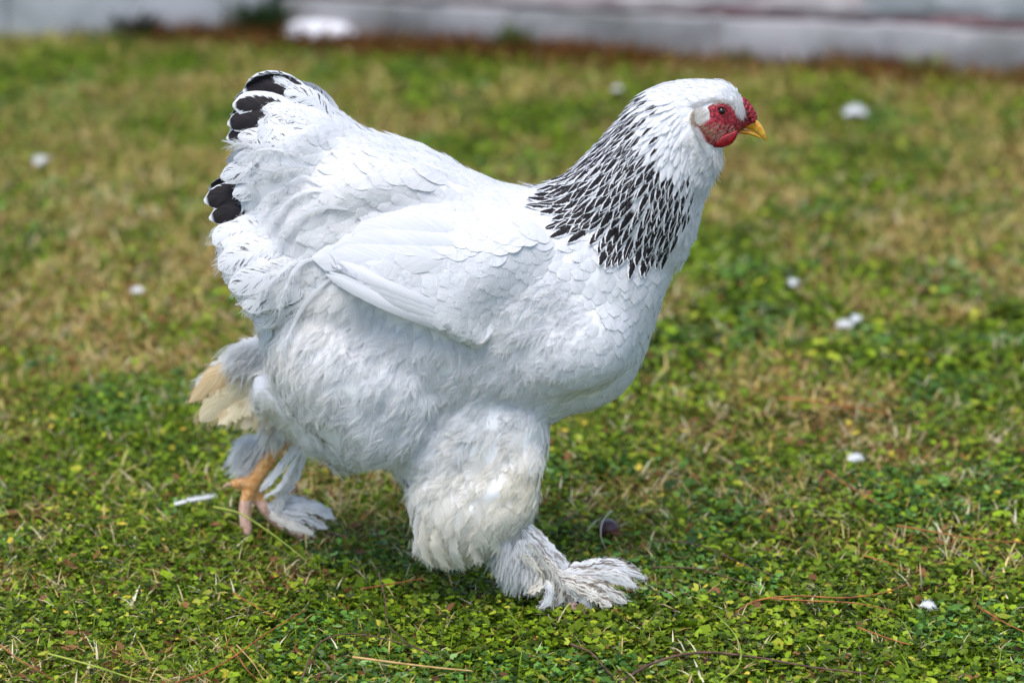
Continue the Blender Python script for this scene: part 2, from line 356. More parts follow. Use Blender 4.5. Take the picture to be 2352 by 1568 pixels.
# ------------------------------------------------------------------ feathers
PROFILE = {'round': ([0, .15, .35, .6, .8, .92, 1], [.30, .62, .90, 1, .80, .48, .06]),
           'blade': ([0, .15, .35, .6, .8, .92, 1], [.45, .80, .98, .92, .66, .38, .04]),
           'broad': ([0, .1, .3, .6, .85, .94, .98, 1], [.5, .8, .95, 1, .97, .80, .52, .1]),
           'long': ([0, .1, .3, .6, .85, .95, 1], [.5, .8, .95, 1, .88, .58, .12])}
class Feathers:
    def __init__(s): s.V = []; s.F = []; s.C = []; s.U = []; s.n = 0
    def add(s, pts, nor, width, shape='round', cream=0, dark=0, nu=7, nv=5, arch=.25, rnd=None, twist=0, jag=0.0, dirt=0.0):
        """pts/nor: centre line points and normals (already sampled evenly)"""
        us = np.linspace(0, 1, nu); vs = np.linspace(-1, 1, nv)
        pts = np.asarray(pts); k = len(pts); t0 = np.linspace(0, 1, k)
        c = np.stack([np.interp(us, t0, pts[:, a]) for a in range(3)], 1); m = np.stack([np.interp(us, t0, np.asarray(nor)[:, a]) for a in range(3)], 1)
        tg = np.gradient(c, axis=0); tg /= np.linalg.norm(tg, axis=1)[:, None] + 1e-12
        side = np.cross(tg, m); side /= np.linalg.norm(side, axis=1)[:, None] + 1e-12; m = np.cross(side, tg)
        pr = np.interp(us, *PROFILE[shape]) * width
        if jag: pr = pr * (1 + jag * (rng.random(nu) - .5))
        arr = c[:, None] + side[:, None] * (vs[None, :, None] * pr[:, None, None]) - m[:, None] * (arch * (vs ** 2)[None, :, None] * pr[:, None, None])
        if twist: arr += m[:, None] * (twist * vs[None, :, None] * pr[:, None, None])
        b = s.n; s.V.append(arr.reshape(-1, 3)); s.n += nu * nv
        i = (b + np.arange(nu - 1)[:, None] * nv + np.arange(nv - 1)[None]).ravel()
        s.F.append(np.stack([i, i + 1, i + nv + 1, i + nv], 1))
        r = rng.random() if rnd is None else rnd; length = np.linalg.norm(np.diff(pts, axis=0), axis=1).sum()
        s.C.append(np.tile([cream, dark, r, 1 - dirt], (nu * nv, 1)))
        U, W = np.meshgrid(us, vs, indexing='ij'); s.U.append(np.stack([U.ravel(), W.ravel(), np.full(nu * nv, length / .0011)], 1))
        return c, m, side, pr
    def build(s, name, parent, kind=None):
        if not s.V: return None
        o = new_obj(name, np.concatenate(s.V), np.concatenate(s.F), M_F, parent, attrs={'fcol': ('FLOAT_COLOR', np.concatenate(s.C)), 'fuv': ('FLOAT_VECTOR', np.concatenate(s.U))})
        if kind: o['kind'] = kind
        return o
class Hairs:
    def __init__(s): s.P = []; s.C = []; s.R = []
    def add(s, P0, C, R):            # P0: (n,4,3)  C: (n,3)  R: (n,) root radius
        s.P.append(P0); s.C.append(C); s.R.append(R)
    def build(s, name, parent, mt=None, kind='stuff'):
        Pn = np.concatenate(s.P).astype(np.float32); C = np.concatenate(s.C); R = np.concatenate(s.R); n, k = Pn.shape[:2]
        hc = bpy.data.hair_curves.new(name); hc.add_curves([k] * n)
        hc.attributes['position'].data.foreach_set('vector', Pn.ravel())
        ra = hc.attributes.get('radius') or hc.attributes.new('radius', 'FLOAT', 'POINT')
        ra.data.foreach_set('value', (R[:, None] * np.linspace(1, .35, k)[None]).astype(np.float32).ravel())
        ca = hc.attributes.new('hcol', 'FLOAT_COLOR', 'CURVE')
        ca.data.foreach_set('color', np.concatenate([C, np.ones((n, 1))], 1).astype(np.float32).ravel())
        hc.materials.append(mt or M_H); o = bpy.data.objects.new(name, hc); COL.objects.link(o); o.parent = parent
        if kind: o['kind'] = kind
        print(name, n); return o
def whitecol(n, cream=0.0):
    v = .93 - .14 * rng.random((n, 1)) ** 2; a = np.array([[1.0, 1.0, 1.005]]); b = np.array([[.98, .88, .66]]); t2 = np.array([[.72, .47, .2]])
    t = min(1, cream * 2); c = a * (1 - t) + b * t; k = max(0, (cream - .55) / .45); return v * (c * (1 - k) + t2 * k)
def barbs(H, ft, n, blen, cream=0, u0=.35, ang=.55, lift=.12, r=.00011, v0=.85, curl=0.0, clump=1, soil=0.0):
    c, m, side, pr = ft; k = len(c); nh_ = n; n = max(1, n // clump)
    tt = u0 + (1 - u0) * np.sqrt(rng.random(n)) ; f = tt * (k - 1); i = np.minimum(f.astype(int), k - 2); f = (f - i)[:, None]
    cc = c[i] * (1 - f) + c[i + 1] * f; mm = m[i] * (1 - f) + m[i + 1] * f; ss = side[i] * (1 - f) + side[i + 1] * f; w_ = (pr[i] * (1 - f[:, 0]) + pr[i + 1] * f[:, 0])[:, None]
    tg = c[i + 1] - c[i]; tg /= np.linalg.norm(tg, axis=1)[:, None] + 1e-12
    sg = np.where(rng.random(n) < .5, -1, 1)[:, None]; vv = v0 * (.4 + .6 * rng.random((n, 1))) if v0 < .8 else v0
    p0 = cc + ss * sg * w_ * vv + mm * (.0003 - .25 * vv * vv * w_)
    a = (ang * (1.15 - tt) * 1.5 + .12 + .25 * rng.random(n))[:, None]
    d = tg * np.cos(a) + ss * sg * np.sin(a) + mm * (lift * (rng.random((n, 1)) * 1.3 - .25)); d /= np.linalg.norm(d, axis=1)[:, None]
    bl = (blen * (.5 + .8 * rng.random(n)))[:, None]
    d2 = d + mm * (-.35) * bl / max(blen, 1e-6) * .5 + np.array([[0, 0, -.25]]) + rng.normal(0, .12, (n, 3)) + tg * curl
    d2 /= np.linalg.norm(d2, axis=1)[:, None]
    p1 = p0 + d * bl * .35; p2 = p1 + (d + d2) * .5 * bl * .35; p3 = p2 + d2 * bl * .35
    A_ = np.stack([p0, p1, p2, p3], 1); col = whitecol(n, cream)
    if soil: col = col * (1 - soil * .85 * (rng.random((n, 1)) < .18)) * np.array([[1, .96, .92]])
    if clump > 1:    # several hairs that start apart and run together into one wisp
        A_ = np.repeat(A_, clump, 0); j = rng.normal(0, .0011, (len(A_), 1, 3)); A_ = A_ + j * np.array([1.3, 1.0, .55, .2])[None, :, None]; col = np.repeat(col, clump, 0) * rng.uniform(.9, 1.08, (len(A_), 1))
    H.add(A_, np.minimum(col, .93), np.full(len(A_), r))
#  px, py, dx, dy, length, width, fluff, cream, dark, spacing
FIELD = np.array([
 (1640,190,-1,.0,30,7,.15,0,0,7.5), (1690,235,-.8,-.6,18,5,.3,0,0,6), (1560,205,-1,.15,32,8,.15,0,0,8), (1600,240,-.97,.2,30,7,.25,0,0,7.5), (1575,320,-.5,.85,34,10,.5,.05,0,9),
 (1640,380,-.3,.95,36,9,.8,0,0,9), (1610,450,-.15,1,44,11,.6,0,0,11),
 (1250,470,-1,.2,50,24,.1,0,0,19), (1150,430,-1,.0,52,24,.15,0,0,20), (1050,380,-1,-.15,58,22,.35,0,0,20), (930,340,-1,-.12,62,22,.4,0,0,20),
 (1000,420,-.95,.1,72,28,.25,.04,0,22), (880,400,-.95,.2,84,28,.3,.03,0,24), (760,400,-.9,.35,88,30,.35,.03,0,25), (840,470,-.93,.3,86,30,.35,.05,0,25), (700,500,-.88,.4,92,32,.4,.02,0,27), (640,560,-.85,.45,90,34,.5,.0,.0,28),
 (800,300,-.85,-.4,66,22,.35,0,.0,21), (700,260,-.8,-.55,72,26,.25,0,.2,23), (650,250,-.85,-.25,84,34,.15,0,.42,32), (630,310,-.85,-.15,84,34,.2,0,.42,32), (610,370,-.85,.1,84,32,.3,0,.38,32), (570,430,-.9,.25,80,38,.3,0,.3,32), (650,420,-.85,.2,72,26,.5,0,.2,25),
 (550,540,-.9,.3,84,46,.35,.0,.05,36), (560,620,-.75,.6,84,46,.35,.02,.0,36), (620,640,-.6,.75,84,34,.6,.05,0,30), (600,700,-.55,.8,84,44,.5,.03,0,36), (680,600,-.7,.6,80,26,.8,.05,.05,28),
 (700,700,-.4,.85,84,30,.9,.08,0,30), (640,800,-.5,.85,72,26,.95,.1,0,30), (760,780,-.35,.9,80,26,1,.03,0,28), (900,760,-.55,.7,80,24,1,0,0,28), (1000,820,-.4,.9,76,24,1,0,0,28), (860,880,-.35,.9,84,26,1,0,0,29), (700,900,-.5,.8,76,26,1,.08,0,29), (780,980,-.45,.85,70,26,.95,.04,0,28), (930,980,-.5,.8,74,28,.85,0,0,28),
 (1060,830,-.3,.95,60,24,.8,.03,0,25), (1180,740,-.7,.6,50,22,.6,.04,0,23), (1250,740,-.75,.5,62,22,.9,0,0,24), (1330,690,-.8,.35,60,22,.9,0,0,24), (1200,840,-.5,.7,56,24,.8,0,0,24), (1300,820,-.7,.6,60,26,.6,0,0,26),
 (1380,640,-.3,.95,46,24,.15,0,0,20), (1480,680,-.15,1,44,24,.08,0,0,20), (1450,780,-.35,.95,46,25,.08,0,0,21), (1400,860,-.65,.75,50,26,.1,0,0,23), (1320,920,-.85,.5,52,26,.12,0,0,23), (1220,930,-.7,.6,56,24,.5,.03,0,23), (1340,560,-.6,.8,46,24,.15,0,0,20),
 (1120,920,-.6,.75,76,26,.85,.02,0,24), (1040,980,-.65,.7,80,28,.85,.0,0,24), (960,1050,-.75,.5,74,28,.8,.04,0,24), (1080,1060,-.65,.7,84,28,.85,.14,0,24), (1180,1000,-.4,.9,80,24,.8,.14,0,23),
 (1000,1160,-.35,.9,100,32,.8,.2,0,25), (1100,1150,-.3,.95,100,32,.8,.2,0,25), (1200,1080,-.25,.95,90,28,.5,.3,0,26), (1220,1150,-.35,.95,80,26,.5,.21,0,24), (1020,1250,-.45,.85,80,28,.6,.22,0,24), (1120,1240,-.2,.95,76,28,.6,.22,0,24),
 (600,870,-.8,.5,70,28,.7,.1,0,28), (640,940,-.5,.85,60,24,.9,.15,0,26)], float)
def field(px, py):
    d2 = (FIELD[:, 0] - px) ** 2 + (FIELD[:, 1] - py) ** 2 + 60; wgt = 1 / d2 ** 2.2; wgt /= wgt.sum(); return wgt @ FIELD[:, 2:]
WFIELD = np.array([(1260,520,-.75,.6,46,26,.05,0,0,20), (1150,520,-.85,.45,48,27,.05,0,0,21), (1000,500,-1,.12,56,28,.12,.02,0,23), (880,520,-1,.1,66,30,.25,.02,0,26), (1200,640,-.75,.6,46,25,.05,.0,0,20), (1080,640,-.85,.5,50,26,.04,0,0,22), (1130,730,-.8,.6,44,20,.1,.05,0,19), (1000,700,-.9,.45,54,22,.03,0,0,22), (820,620,-1,.2,66,26,.05,0,0,24)], float)
def wfield(px, py):
    d2 = (WFIELD[:, 0] - px) ** 2 + (WFIELD[:, 1] - py) ** 2 + 60; wgt = 1 / d2 ** 2.2; wgt /= wgt.sum(); return wgt @ WFIELD[:, 2:]
def drape(p, fd, L_, fn, bv, steps=6, lift0=.0008, lift1=.004, sgn=1, jit=0.0):
    """walk along the surface following the flow field; returns centre points and normals"""
    pts = []; nors = []; q = np.array(p); ds = L_ / steps; dprev = None
    for s in range(steps + 1):
        r = bv.find_nearest(Vector(q), .08)
        if r[0] is None: break
        s0 = np.array(r[0]); n_ = np.array(r[1])
        if dprev is not None and nors and n_ @ nors[-1] < .3: n_ = nrm(nors[-1] + .3 * n_)
        if nors: n_ = nrm(nors[-1] * .55 + n_ * .45)
        pts.append(s0 + n_ * (lift0 + (lift1 - lift0) * (s / steps))); nors.append(n_)
        if s == 0 or s == 3:
            a, b = proj((s0[0], -abs(s0[1]), s0[2])); f = fn(a, b)[:2]
            d = f[0] * RT - f[1] * UP
            if sgn < 0: d = d * np.array([1, -1, 1])
            d = d + 0
            if jit and s == 0: jv = rng.normal(0, jit, 3)
            elif s == 0: jv = np.zeros(3)
            d = nrm(d) + jv
        dd = d - n_ * (d @ n_); l = np.linalg.norm(dd)
        dd = dd / l if l > .15 else (dprev if dprev is not None else nrm(dd))
        if dprev is not None: dd = nrm(dprev * .5 + dd * .5)
        dprev = dd; q = s0 + dd * ds
    while len(pts) < 3: pts.append(pts[-1] + (dprev if dprev is not None else np.array([0, 0, -1.])) * ds); nors.append(nors[-1])
    return pts, nors
def surface_samples(o, n):
    me = o.data; me.calc_loop_triangles(); nt_ = len(me.loop_triangles)
    vi = np.empty(nt_ * 3, np.int32); me.loop_triangles.foreach_get('vertices', vi); vi = vi.reshape(-1, 3)
    co = np.empty(len(me.vertices) * 3); me.vertices.foreach_get('co', co); co = co.reshape(-1, 3)
    a, b, c = co[vi[:, 0]], co[vi[:, 1]], co[vi[:, 2]]; ar = np.linalg.norm(np.cross(b - a, c - a), axis=1); nn = np.cross(b - a, c - a) / (ar[:, None] + 1e-15)
    k = rng.choice(nt_, n, p=ar / ar.sum()); r1, r2 = rng.random((2, n, 1)); fl = (r1 + r2) > 1; r1 = np.where(fl, 1 - r1, r1); r2 = np.where(fl, 1 - r2, r2)
    return a[k] + (b[k] - a[k]) * r1 + (c[k] - a[k]) * r2, nn[k]
def poisson(pts, spac):
    grid = {}; keep = []; cs = .012
    for i in range(len(pts)):
        p = pts[i]; s = spac[i]; g = tuple((p / cs).astype(int)); r = int(s / cs) + 1; ok = True
        for a in range(-r, r + 1):
            for b in range(-r, r + 1):
                for c in range(-r, r + 1):
                    for j in grid.get((g[0] + a, g[1] + b, g[2] + c), ()):
                        q = pts[j]; dx = p[0] - q[0]; dy = p[1] - q[1]; dz = p[2] - q[2]
                        if dx * dx + dy * dy + dz * dz < s * s: ok = False; break
                    if not ok: break
                if not ok: break
            if not ok: break
        if ok: grid.setdefault(g, []).append(i); keep.append(i)
    return keep

FACE = [(1592,280),(1590,262),(1600,246),(1622,241),(1640,232),(1660,230),(1682,242),(1694,262),(1712,262),(1712,240),(1722,242),(1740,268),(1740,300),(1700,308),(1690,330),(1650,340),(1625,330),(1605,305)]
HACK = [(1318,392),(1355,340),(1400,285),(1440,240),(1500,200),(1560,225),(1580,300),(1604,350),(1602,420),(1592,480),(1565,535),(1500,555),(1430,545),(1360,505),(1315,480),(1285,445)]
BODYF = Feathers(); HR = Hairs()
pts, nn = surface_samples(body, 60000)
prj = np.array([proj((p[0], -abs(p[1]), p[2])) for p in pts])
inf = in_poly(prj[:, 0], prj[:, 1], FACE); inh = in_poly(prj[:, 0], prj[:, 1], HACK)
leg = ((pts[:, 1] > .09) & (prj[:, 1] > 960) & (pts[:, 2] < .15)) | (pts[:, 2] < .065) | ((pts[:, 1] > .05) & (pts[:, 2] < .12))
wgm = np.zeros(len(pts), bool)
for i in np.nonzero((abs(pts[:, 1]) > .07) & (prj[:, 0] > 760) & (prj[:, 0] < 1250) & (prj[:, 1] > 440) & (prj[:, 1] < 760))[0]:
    q = Vector((pts[i][0], -abs(pts[i][1]), pts[i][2])); r = BVw.find_nearest(q, .05)
    if r[0] is not None and (q - r[0]).dot(r[1]) < -.004: wgm[i] = True
ok = ~(inf | inh | leg | wgm) & (prj[:, 0] < 1712); pts = pts[ok]; prj = prj[ok]; nn = nn[ok]
FV = np.array([field(a, b) for a, b in prj]); keep = poisson(pts, FV[:, 7] * PX)
print('body feathers', len(keep))
for i in keep:
    f = FV[i]; sg = 1 if pts[i][1] < 0 else -1; Ln = (1.2 if f[4] < .3 else 1) * f[2] * PX * (.85 + .3 * rng.random()); W = f[3] * PX * (.78 + .44 * rng.random()); fl = f[4]
    big = f[3] > 34
    c, m = drape(pts[i], f, Ln, field, BVb, lift0=-.0005, lift1=(.0009 + .0014 * rng.random() if f[3] > 14 else .0012) + .0045 * fl * rng.random() ** 2 + (.003 if big else 0), sgn=sg, jit=.15 + .10 * fl)
    ft = BODYF.add(c, m, W * (1.05 - .32 * fl), cream=f[5] * (.8 + .4 * rng.random()), dark=f[6] if rng.random() < .8 else 0, nu=9 if big else 7, arch=.14)
    near = sg > 0
    nb = int((14 + (85 if fl < .45 else 150) * fl) * (1 if near else .35)); barbs(HR, ft, nb, (.0035 + .011 * fl) * (1.0 if f[3] > 14 else .6), f[5], u0=.45 - .35 * fl, ang=.5, lift=.10 + .36 * fl, r=.00009 + .00003 * fl, v0=.9 if fl < .3 else .65, clump=1 if fl < .45 or rng.random() < .35 else 4)
BODYF.build('plumage', HEN, 'stuff')
# wings: coverts over the wing, then flight feathers
for wo, sg in ((wingN, 1), (wingF, -1)):
    WF = Feathers(); bvw = BVw if sg > 0 else bvh_of([wingF])
    p2, n2 = surface_samples(wo, 14000); pr2 = np.array([proj((p[0], -abs(p[1]), p[2])) for p in p2])
    out = (n2[:, 1] * sg < -.30)
    for q_ in np.nonzero(out)[0]:
        r_ = BVb.find_nearest(Vector((p2[q_][0], -abs(p2[q_][1]), p2[q_][2])) if sg > 0 else Vector(p2[q_]), .05)
        if sg > 0 and (r_[0] is None or (Vector(p2[q_]) - r_[0]).dot(r_[1]) < .0012): out[q_] = False
    p2 = p2[out]; pr2 = pr2[out]
    F2 = np.array([wfield(a, b) for a, b in pr2]); kp = poisson(p2, F2[:, 7] * .86 * PX)
    for i in kp:
        f = F2[i]; Ln = 1.35 * f[2] * PX * (.9 + .3 * rng.random()); W = 1.08 * f[3] * PX * (.85 + .3 * rng.random())
        c, m = drape(p2[i], f, Ln, wfield, BV, lift0=-.0004, lift1=.0009 + .0009 * rng.random(), sgn=sg, jit=.10)
        ft = WF.add(c, m, W, cream=f[5], arch=.08)
        barbs(HR, ft, 26 if sg > 0 else 4, .0045 + .006 * f[4], f[5], u0=.5, lift=.12, r=.00009)
    wo['_'] = 0; del wo['_']
    WF.build('wing_coverts', wo, 'stuff')
def path_feather(path, width, name, parent, cream=0, dark=0, shape='long', lift=(.001, .004), nb=30, bl=.004, Y=None, nor=None, nu=12, arch=.2, twist=0, mir=False, jag=0, bv=None, rnd=None, nv=5, dirt=0.0, fuzz=1):
    """path: measured px (x, y[, Y]); without a Y the point lies on the hen's surface"""
    pts = []; ns = []; n = len(path)
    for i, q in enumerate(path):
        l = lift[0] + (lift[1] - lift[0]) * i / (n - 1)
        if len(q) == 3: pts.append(P(*q)); ns.append(None)
        else:
            h = hit(q[0], q[1], l, bv)
            if h is None: pts.append(P(q[0], q[1], (pts[-1][1] if pts else 0))); ns.append(None)
            else: pts.append(h[0]); ns.append(h[1])
    base = nrm(nor if nor is not None else (0, -1, .25)); ns = [base if (x is None or nor is not None) else nrm(x + base * .4) for x in ns]
    P3 = spline(pts, 5); N3 = np.stack([np.interp(np.linspace(0, 1, len(P3)), np.linspace(0, 1, n), np.array(ns)[:, a]) for a in range(3)], 1)
    objs = []
    for s in ((1, -1) if mir else (1,)):
        F_ = Feathers(); mm = np.array([1, s, 1])
        ft = F_.add(np.array(P3) * mm, N3 * mm, width * PX, shape, cream, dark, nu=nu, nv=nv, arch=arch, twist=twist, jag=jag, rnd=rnd, dirt=dirt)
        objs.append(F_.build(name, parent)); barbs(HR, ft, nb, bl, cream, u0=.2, r=.00012, clump=fuzz, soil=dirt)
    return objs
for dy, dx in ((0, 0), (9, 26), (19, 54), (30, 84), (42, 116)):    # primaries, long thin, along the wing's lower edge
    path_feather([(1105 - dx * .1, 783 - dy * .9), (990 - dx * .1, 738 - dy), (870, 690 - dy), (748 + dx * .35, 630 - dy * .6)], 15, 'flight_feather', wingN, lift=(.001, .0035 + dy * .00008), nb=24, bl=.002, bv=BVw)
for k, (pth, wd) in enumerate((([(1030,592),(940,596),(830,596),(720,590)],33), ([(1040,566),(950,562),(870,562),(768,568)],31), ([(1040,534),(980,530),(900,530),(812,542)],30))):   # secondaries, broad rounded tips
    path_feather(pth, wd, 'flight_feather', wingN, lift=(.0005, .0045 + .0015 * k), nb=60, bl=.003, shape='broad', arch=.12, nor=(-.1, -1, .4))
# hackle: black centred neck feathers, each its own part (largest 300), the rest joined
hp, hn = surface_samples(body, 60000); hpr = np.array([proj((p[0], -abs(p[1]), p[2])) for p in hp])
HFIELD = np.array([(1500,215,-.92,.38),(1440,260,-.8,.6),(1400,320,-.72,.7),(1340,390,-.85,.52),(1290,440,-.96,.28),(1360,470,-.78,.62),(1430,520,-.5,.87),(1500,540,-.25,.97),(1450,400,-.62,.78),(1540,450,-.22,.97),(1590,440,-.08,1),(1560,300,-.55,.83),(1500,300,-.7,.7),(1590,360,-.2,.98)])
def hfield(px, py):
    d2 = (HFIELD[:, 0] - px) ** 2 + (HFIELD[:, 1] - py) ** 2 + 60; wg = 1 / d2 ** 2; wg /= wg.sum(); return wg @ HFIELD[:, 2:]
okh = in_poly(hpr[:, 0], hpr[:, 1], HACK); hp = hp[okh]; hpr = hpr[okh]; hn = hn[okh]
hd = np.hypot(hpr[:, 0] - 1640, hpr[:, 1] - 250)        # distance from the face: feathers grow larger down the neck
hs = np.interp(hd, [60, 150, 300, 420], [8, 10.5, 15, 17.5]) * PX
kp = poisson(hp, hs); cand = []
for i in kp:
    vis = BV.ray_cast(Vector(CAM), (Vector(hp[i]) - Vector(CAM)).normalized(), 6); seen = hp[i][1] < 0 and (np.array(vis[0]) - hp[i]) @ (np.array(vis[0]) - hp[i]) < 1e-4
    cand.append((0 if seen else 1, -hd[i], i))
cand.sort(); HREST = Feathers(); cnt = 0
print('hackles', len(cand), sum(1 for c in cand if c[0] == 0))
for vis, _, i in cand:
    sg = 1 if hp[i][1] < 0 else -1; D = hd[i]
    Ln = np.interp(D, [60, 150, 300, 420], [34, 56, 92, 106]) * PX * (.85 + .3 * rng.random()); W = np.interp(D, [60, 150, 300, 420], [5, 9.5, 14.5, 17.5]) * PX * (.85 + .3 * rng.random())
    x, y = hpr[i]; dk = np.interp(D, [60, 120, 170], [0, .25, .85]) 
    if x > 1545: dk *= np.interp(x, [1560, 1602], [.85, .45]) if y > 380 else np.interp(x, [1500, 1560], [.8, .1])
    if y < 205: dk = 0
    dark = .9 if rng.random() < dk * 1.2 else 0
    c, m = drape(hp[i], None, Ln, hfield, BVb, lift0=.0, lift1=.0042 + .001 * rng.random(), sgn=sg, jit=.03)
    FF = Feathers() if (vis == 0 and cnt < 296) else HREST
    ft = FF.add(c, m, W, 'blade', dark=dark, nu=7, arch=.3)
    if FF is not HREST: FF.build('hackle_feather', HEN); cnt += 1
    barbs(HR, ft, 12 if sg > 0 else 4, .0042, 0, u0=.3, ang=.3, lift=.15, r=.00009)
HREST.build('hackle', HEN, 'stuff')
# tail
for pth, wd, dk, nm in (
    ([(745,330,-.015),(690,235,-.012),(625,196,-.006),(558,212,-.002)], 38, .95, 'tail_feather'),
    ([(725,345,-.03),(655,262,-.028),(595,240,-.02),(534,242,-.016)], 34, .85, 'tail_feather'),
    ([(700,345,-.035),(630,282,-.034),(572,275,-.026),(522,285,-.02)], 28, .95, 'tail_feather'),
    ([(680,355,-.035),(610,310,-.034),(562,305,-.026),(520,318,-.02)], 22, .95, 'tail_feather'),
    ([(650,460,-.035),(590,448,-.035),(530,446,-.03),(468,462,-.026)], 32, .97, 'tail_feather'),
    ([(660,490,-.045),(605,478,-.045),(545,482,-.04),(480,502,-.034)], 30, .97, 'tail_feather')):
    path_feather(pth, wd, nm, HEN, dark=dk, nb=12, bl=.002, mir=True, nor=(-.1, -1, .45), arch=.25)
# small leftovers: white plumes over the tail coverts and the rear
for pth, wd, dk in (([(770,290,-.02),(735,250,-.02),(700,222,-.018),(652,212,-.014)],26,.40), ([(740,320,-.035),(700,288,-.035),(655,262,-.032),(602,250,-.026)],25,.42), ([(760,350,-.04),(710,318,-.042),(655,292,-.04),(592,280,-.032)],25,.42),
                    ([(740,360,-.046),(680,335,-.048),(610,318,-.042),(546,312,-.034)],24,.42), ([(730,390,-.05),(670,368,-.052),(600,356,-.046),(536,366,-.036)],23,.40), ([(720,420,-.054),(650,392,-.055),(570,388,-.048),(506,408,-.036)],30,.38), ([(730,450,-.058),(670,425,-.06),(600,424,-.055),(534,448,-.044)],33,.30),
                    ([(735,290,-.01),(700,240,-.01),(668,204,-.008),(628,176,-.003)],14,.3)):
    path_feather(pth, wd, 'tail_covert', HEN, dark=dk, nb=60, bl=.004, mir=True, nor=(-.1, -1, .45), arch=.22, jag=.15, nu=16)
for pth, wd in (([(640,520),(590,525),(540,535),(490,562)],34), ([(660,560),(610,575),(555,592),(502,618)],34), ([(680,610),(640,625),(590,640),(525,662)],32), ([(690,650),(660,668),(610,680),(556,706)],32), ([(700,690),(670,705),(630,718),(585,738)],28)):
    path_feather(pth, wd, 'rear_feather', HEN, lift=(.001, .007), nb=240, bl=.008, arch=.12, jag=.12, nu=16, dark=.2, fuzz=3)
for pth, wd in (([(690,350),(650,345),(590,335),(527,330)],5),([(700,370),(660,350),(610,345),(560,372)],6),([(730,400),(690,380),(640,385),(590,420)],7),([(740,430),(700,405),(660,420),(622,470)],8),([(790,455),(730,440),(680,455),(640,500)],9),([(800,480),(750,475),(700,495),(655,545)],9),
                ([(720,600),(680,600),(640,630),(605,668)],11),([(745,590),(700,600),(660,640),(640,690)],10),([(760,640),(715,680),(680,730),(668,790)],11)):
    path_feather(pth, wd * .5, 'plume', HEN, lift=(.003, .012), nb=260, bl=.012, arch=.1, shape='blade', fuzz=3)
# ------------------------------------------------------------------ legs: loose feathers
def leg_f(lst, name, bl=.006, nb=60, dirt=.35):
    for pth, wd, cr, dk, sh in lst: path_feather(pth, wd, name, HEN, cream=cr, dark=dk, shape=sh, nb=nb, bl=bl, arch=.18, nor=(rng.normal(0, .25), -1, .5), twist=rng.normal(0, .15), jag=.55, nu=26, nv=7, lift=(.001, .003), dirt=dirt if dk else dirt * .75, fuzz=3)
leg_f([([(975,1195,-.112),(972,1235,-.112),(976,1268,-.110),(990,1298,-.106)],13,.25,0,'blade'), ([(1000,1215,-.120),(1002,1250,-.122),(1012,1280,-.118),(1030,1303,-.112)],14,.3,0,'blade'), ([(1040,1220,-.126),(1040,1260,-.126),(1045,1285,-.122),(1058,1306,-.115)],13,.2,0,'blade'),
       ([(960,1180,-.108),(958,1225,-.108),(966,1258,-.106),(984,1282,-.102)],11,.1,0,'blade'), ([(1085,1225,-.126),(1088,1255,-.126),(1094,1275,-.122),(1104,1290,-.116)],13,.28,0,'blade'), ([(1125,1215,-.122),(1135,1240,-.122),(1142,1258,-.118),(1150,1272,-.114)],12,.25,0,'blade')], 'thigh_feather', .007, 160, .0)
y = YF - .015
leg_f([([(640,850,y),(570,838,y),(500,862,y),(434,925,y)],36,.80,0,'blade'), ([(640,880,y-.004),(580,880,y-.004),(520,905,y-.004),(460,968,y-.004)],34,.66,0,'long'), ([(640,905,y-.008),(590,910,y-.008),(545,935,y-.008),(500,975,y-.008)],36,.60,0,'blade'),
       ([(650,920,y-.01),(615,925,y-.01),(580,950,y-.01),(555,985,y-.01)],30,.64,0,'round'), ([(655,930,y-.012),(640,940,y-.012),(620,960,y-.012),(612,988,y-.012)],22,.35,0,'round'),
       ([(640,845,y+.004),(590,822,y+.004),(530,830,y+.004),(450,890,y+.004)],24,.1,0,'long'), ([(650,830,y-.002),(610,800,y-.002),(575,795,y-.002),(540,820,y-.002)],24,.0,0,'round')], 'hock_feather', .009, 220, .1)
y = YF
leg_f([([(695,1000,y-.02),(668,1040,y-.02),(635,1085,y-.02),(596,1128,y-.02)],11,0,0,'long'), ([(705,1010,y-.015),(692,1060,y-.015),(668,1110,y-.015),(640,1140,y-.015)],12,.05,0,'long'), ([(690,1030,y-.025),(665,1080,y-.025),(640,1120,y-.025),(605,1142,y-.025)],8,0,0,'blade'),
       ([(650,1110,y-.02),(645,1135,y-.02),(640,1160,y-.02),(628,1186,y-.02)],13,.1,0,'round'),
       ([(620,1165,y-.01),(660,1170,y-.01),(720,1165,y-.01),(768,1190,y-.01)],14,0,0,'long'), ([(620,1172,y-.02),(660,1185,y-.02),(705,1192,y-.02),(752,1214,y-.02)],13,0,.2,'long'), ([(615,1165,y),(650,1150,y),(690,1150,y),(748,1168,y)],13,0,.2,'long'),
       ([(620,1180,y-.03),(655,1200,y-.03),(690,1212,y-.03),(720,1226,y-.03)],12,.2,0,'long'), ([(640,1120,y),(652,1135,y),(662,1150,y),(670,1160,y)],12,0,0,'round')], 'foot_feather', .005, 90, .6)
y = YN - .012
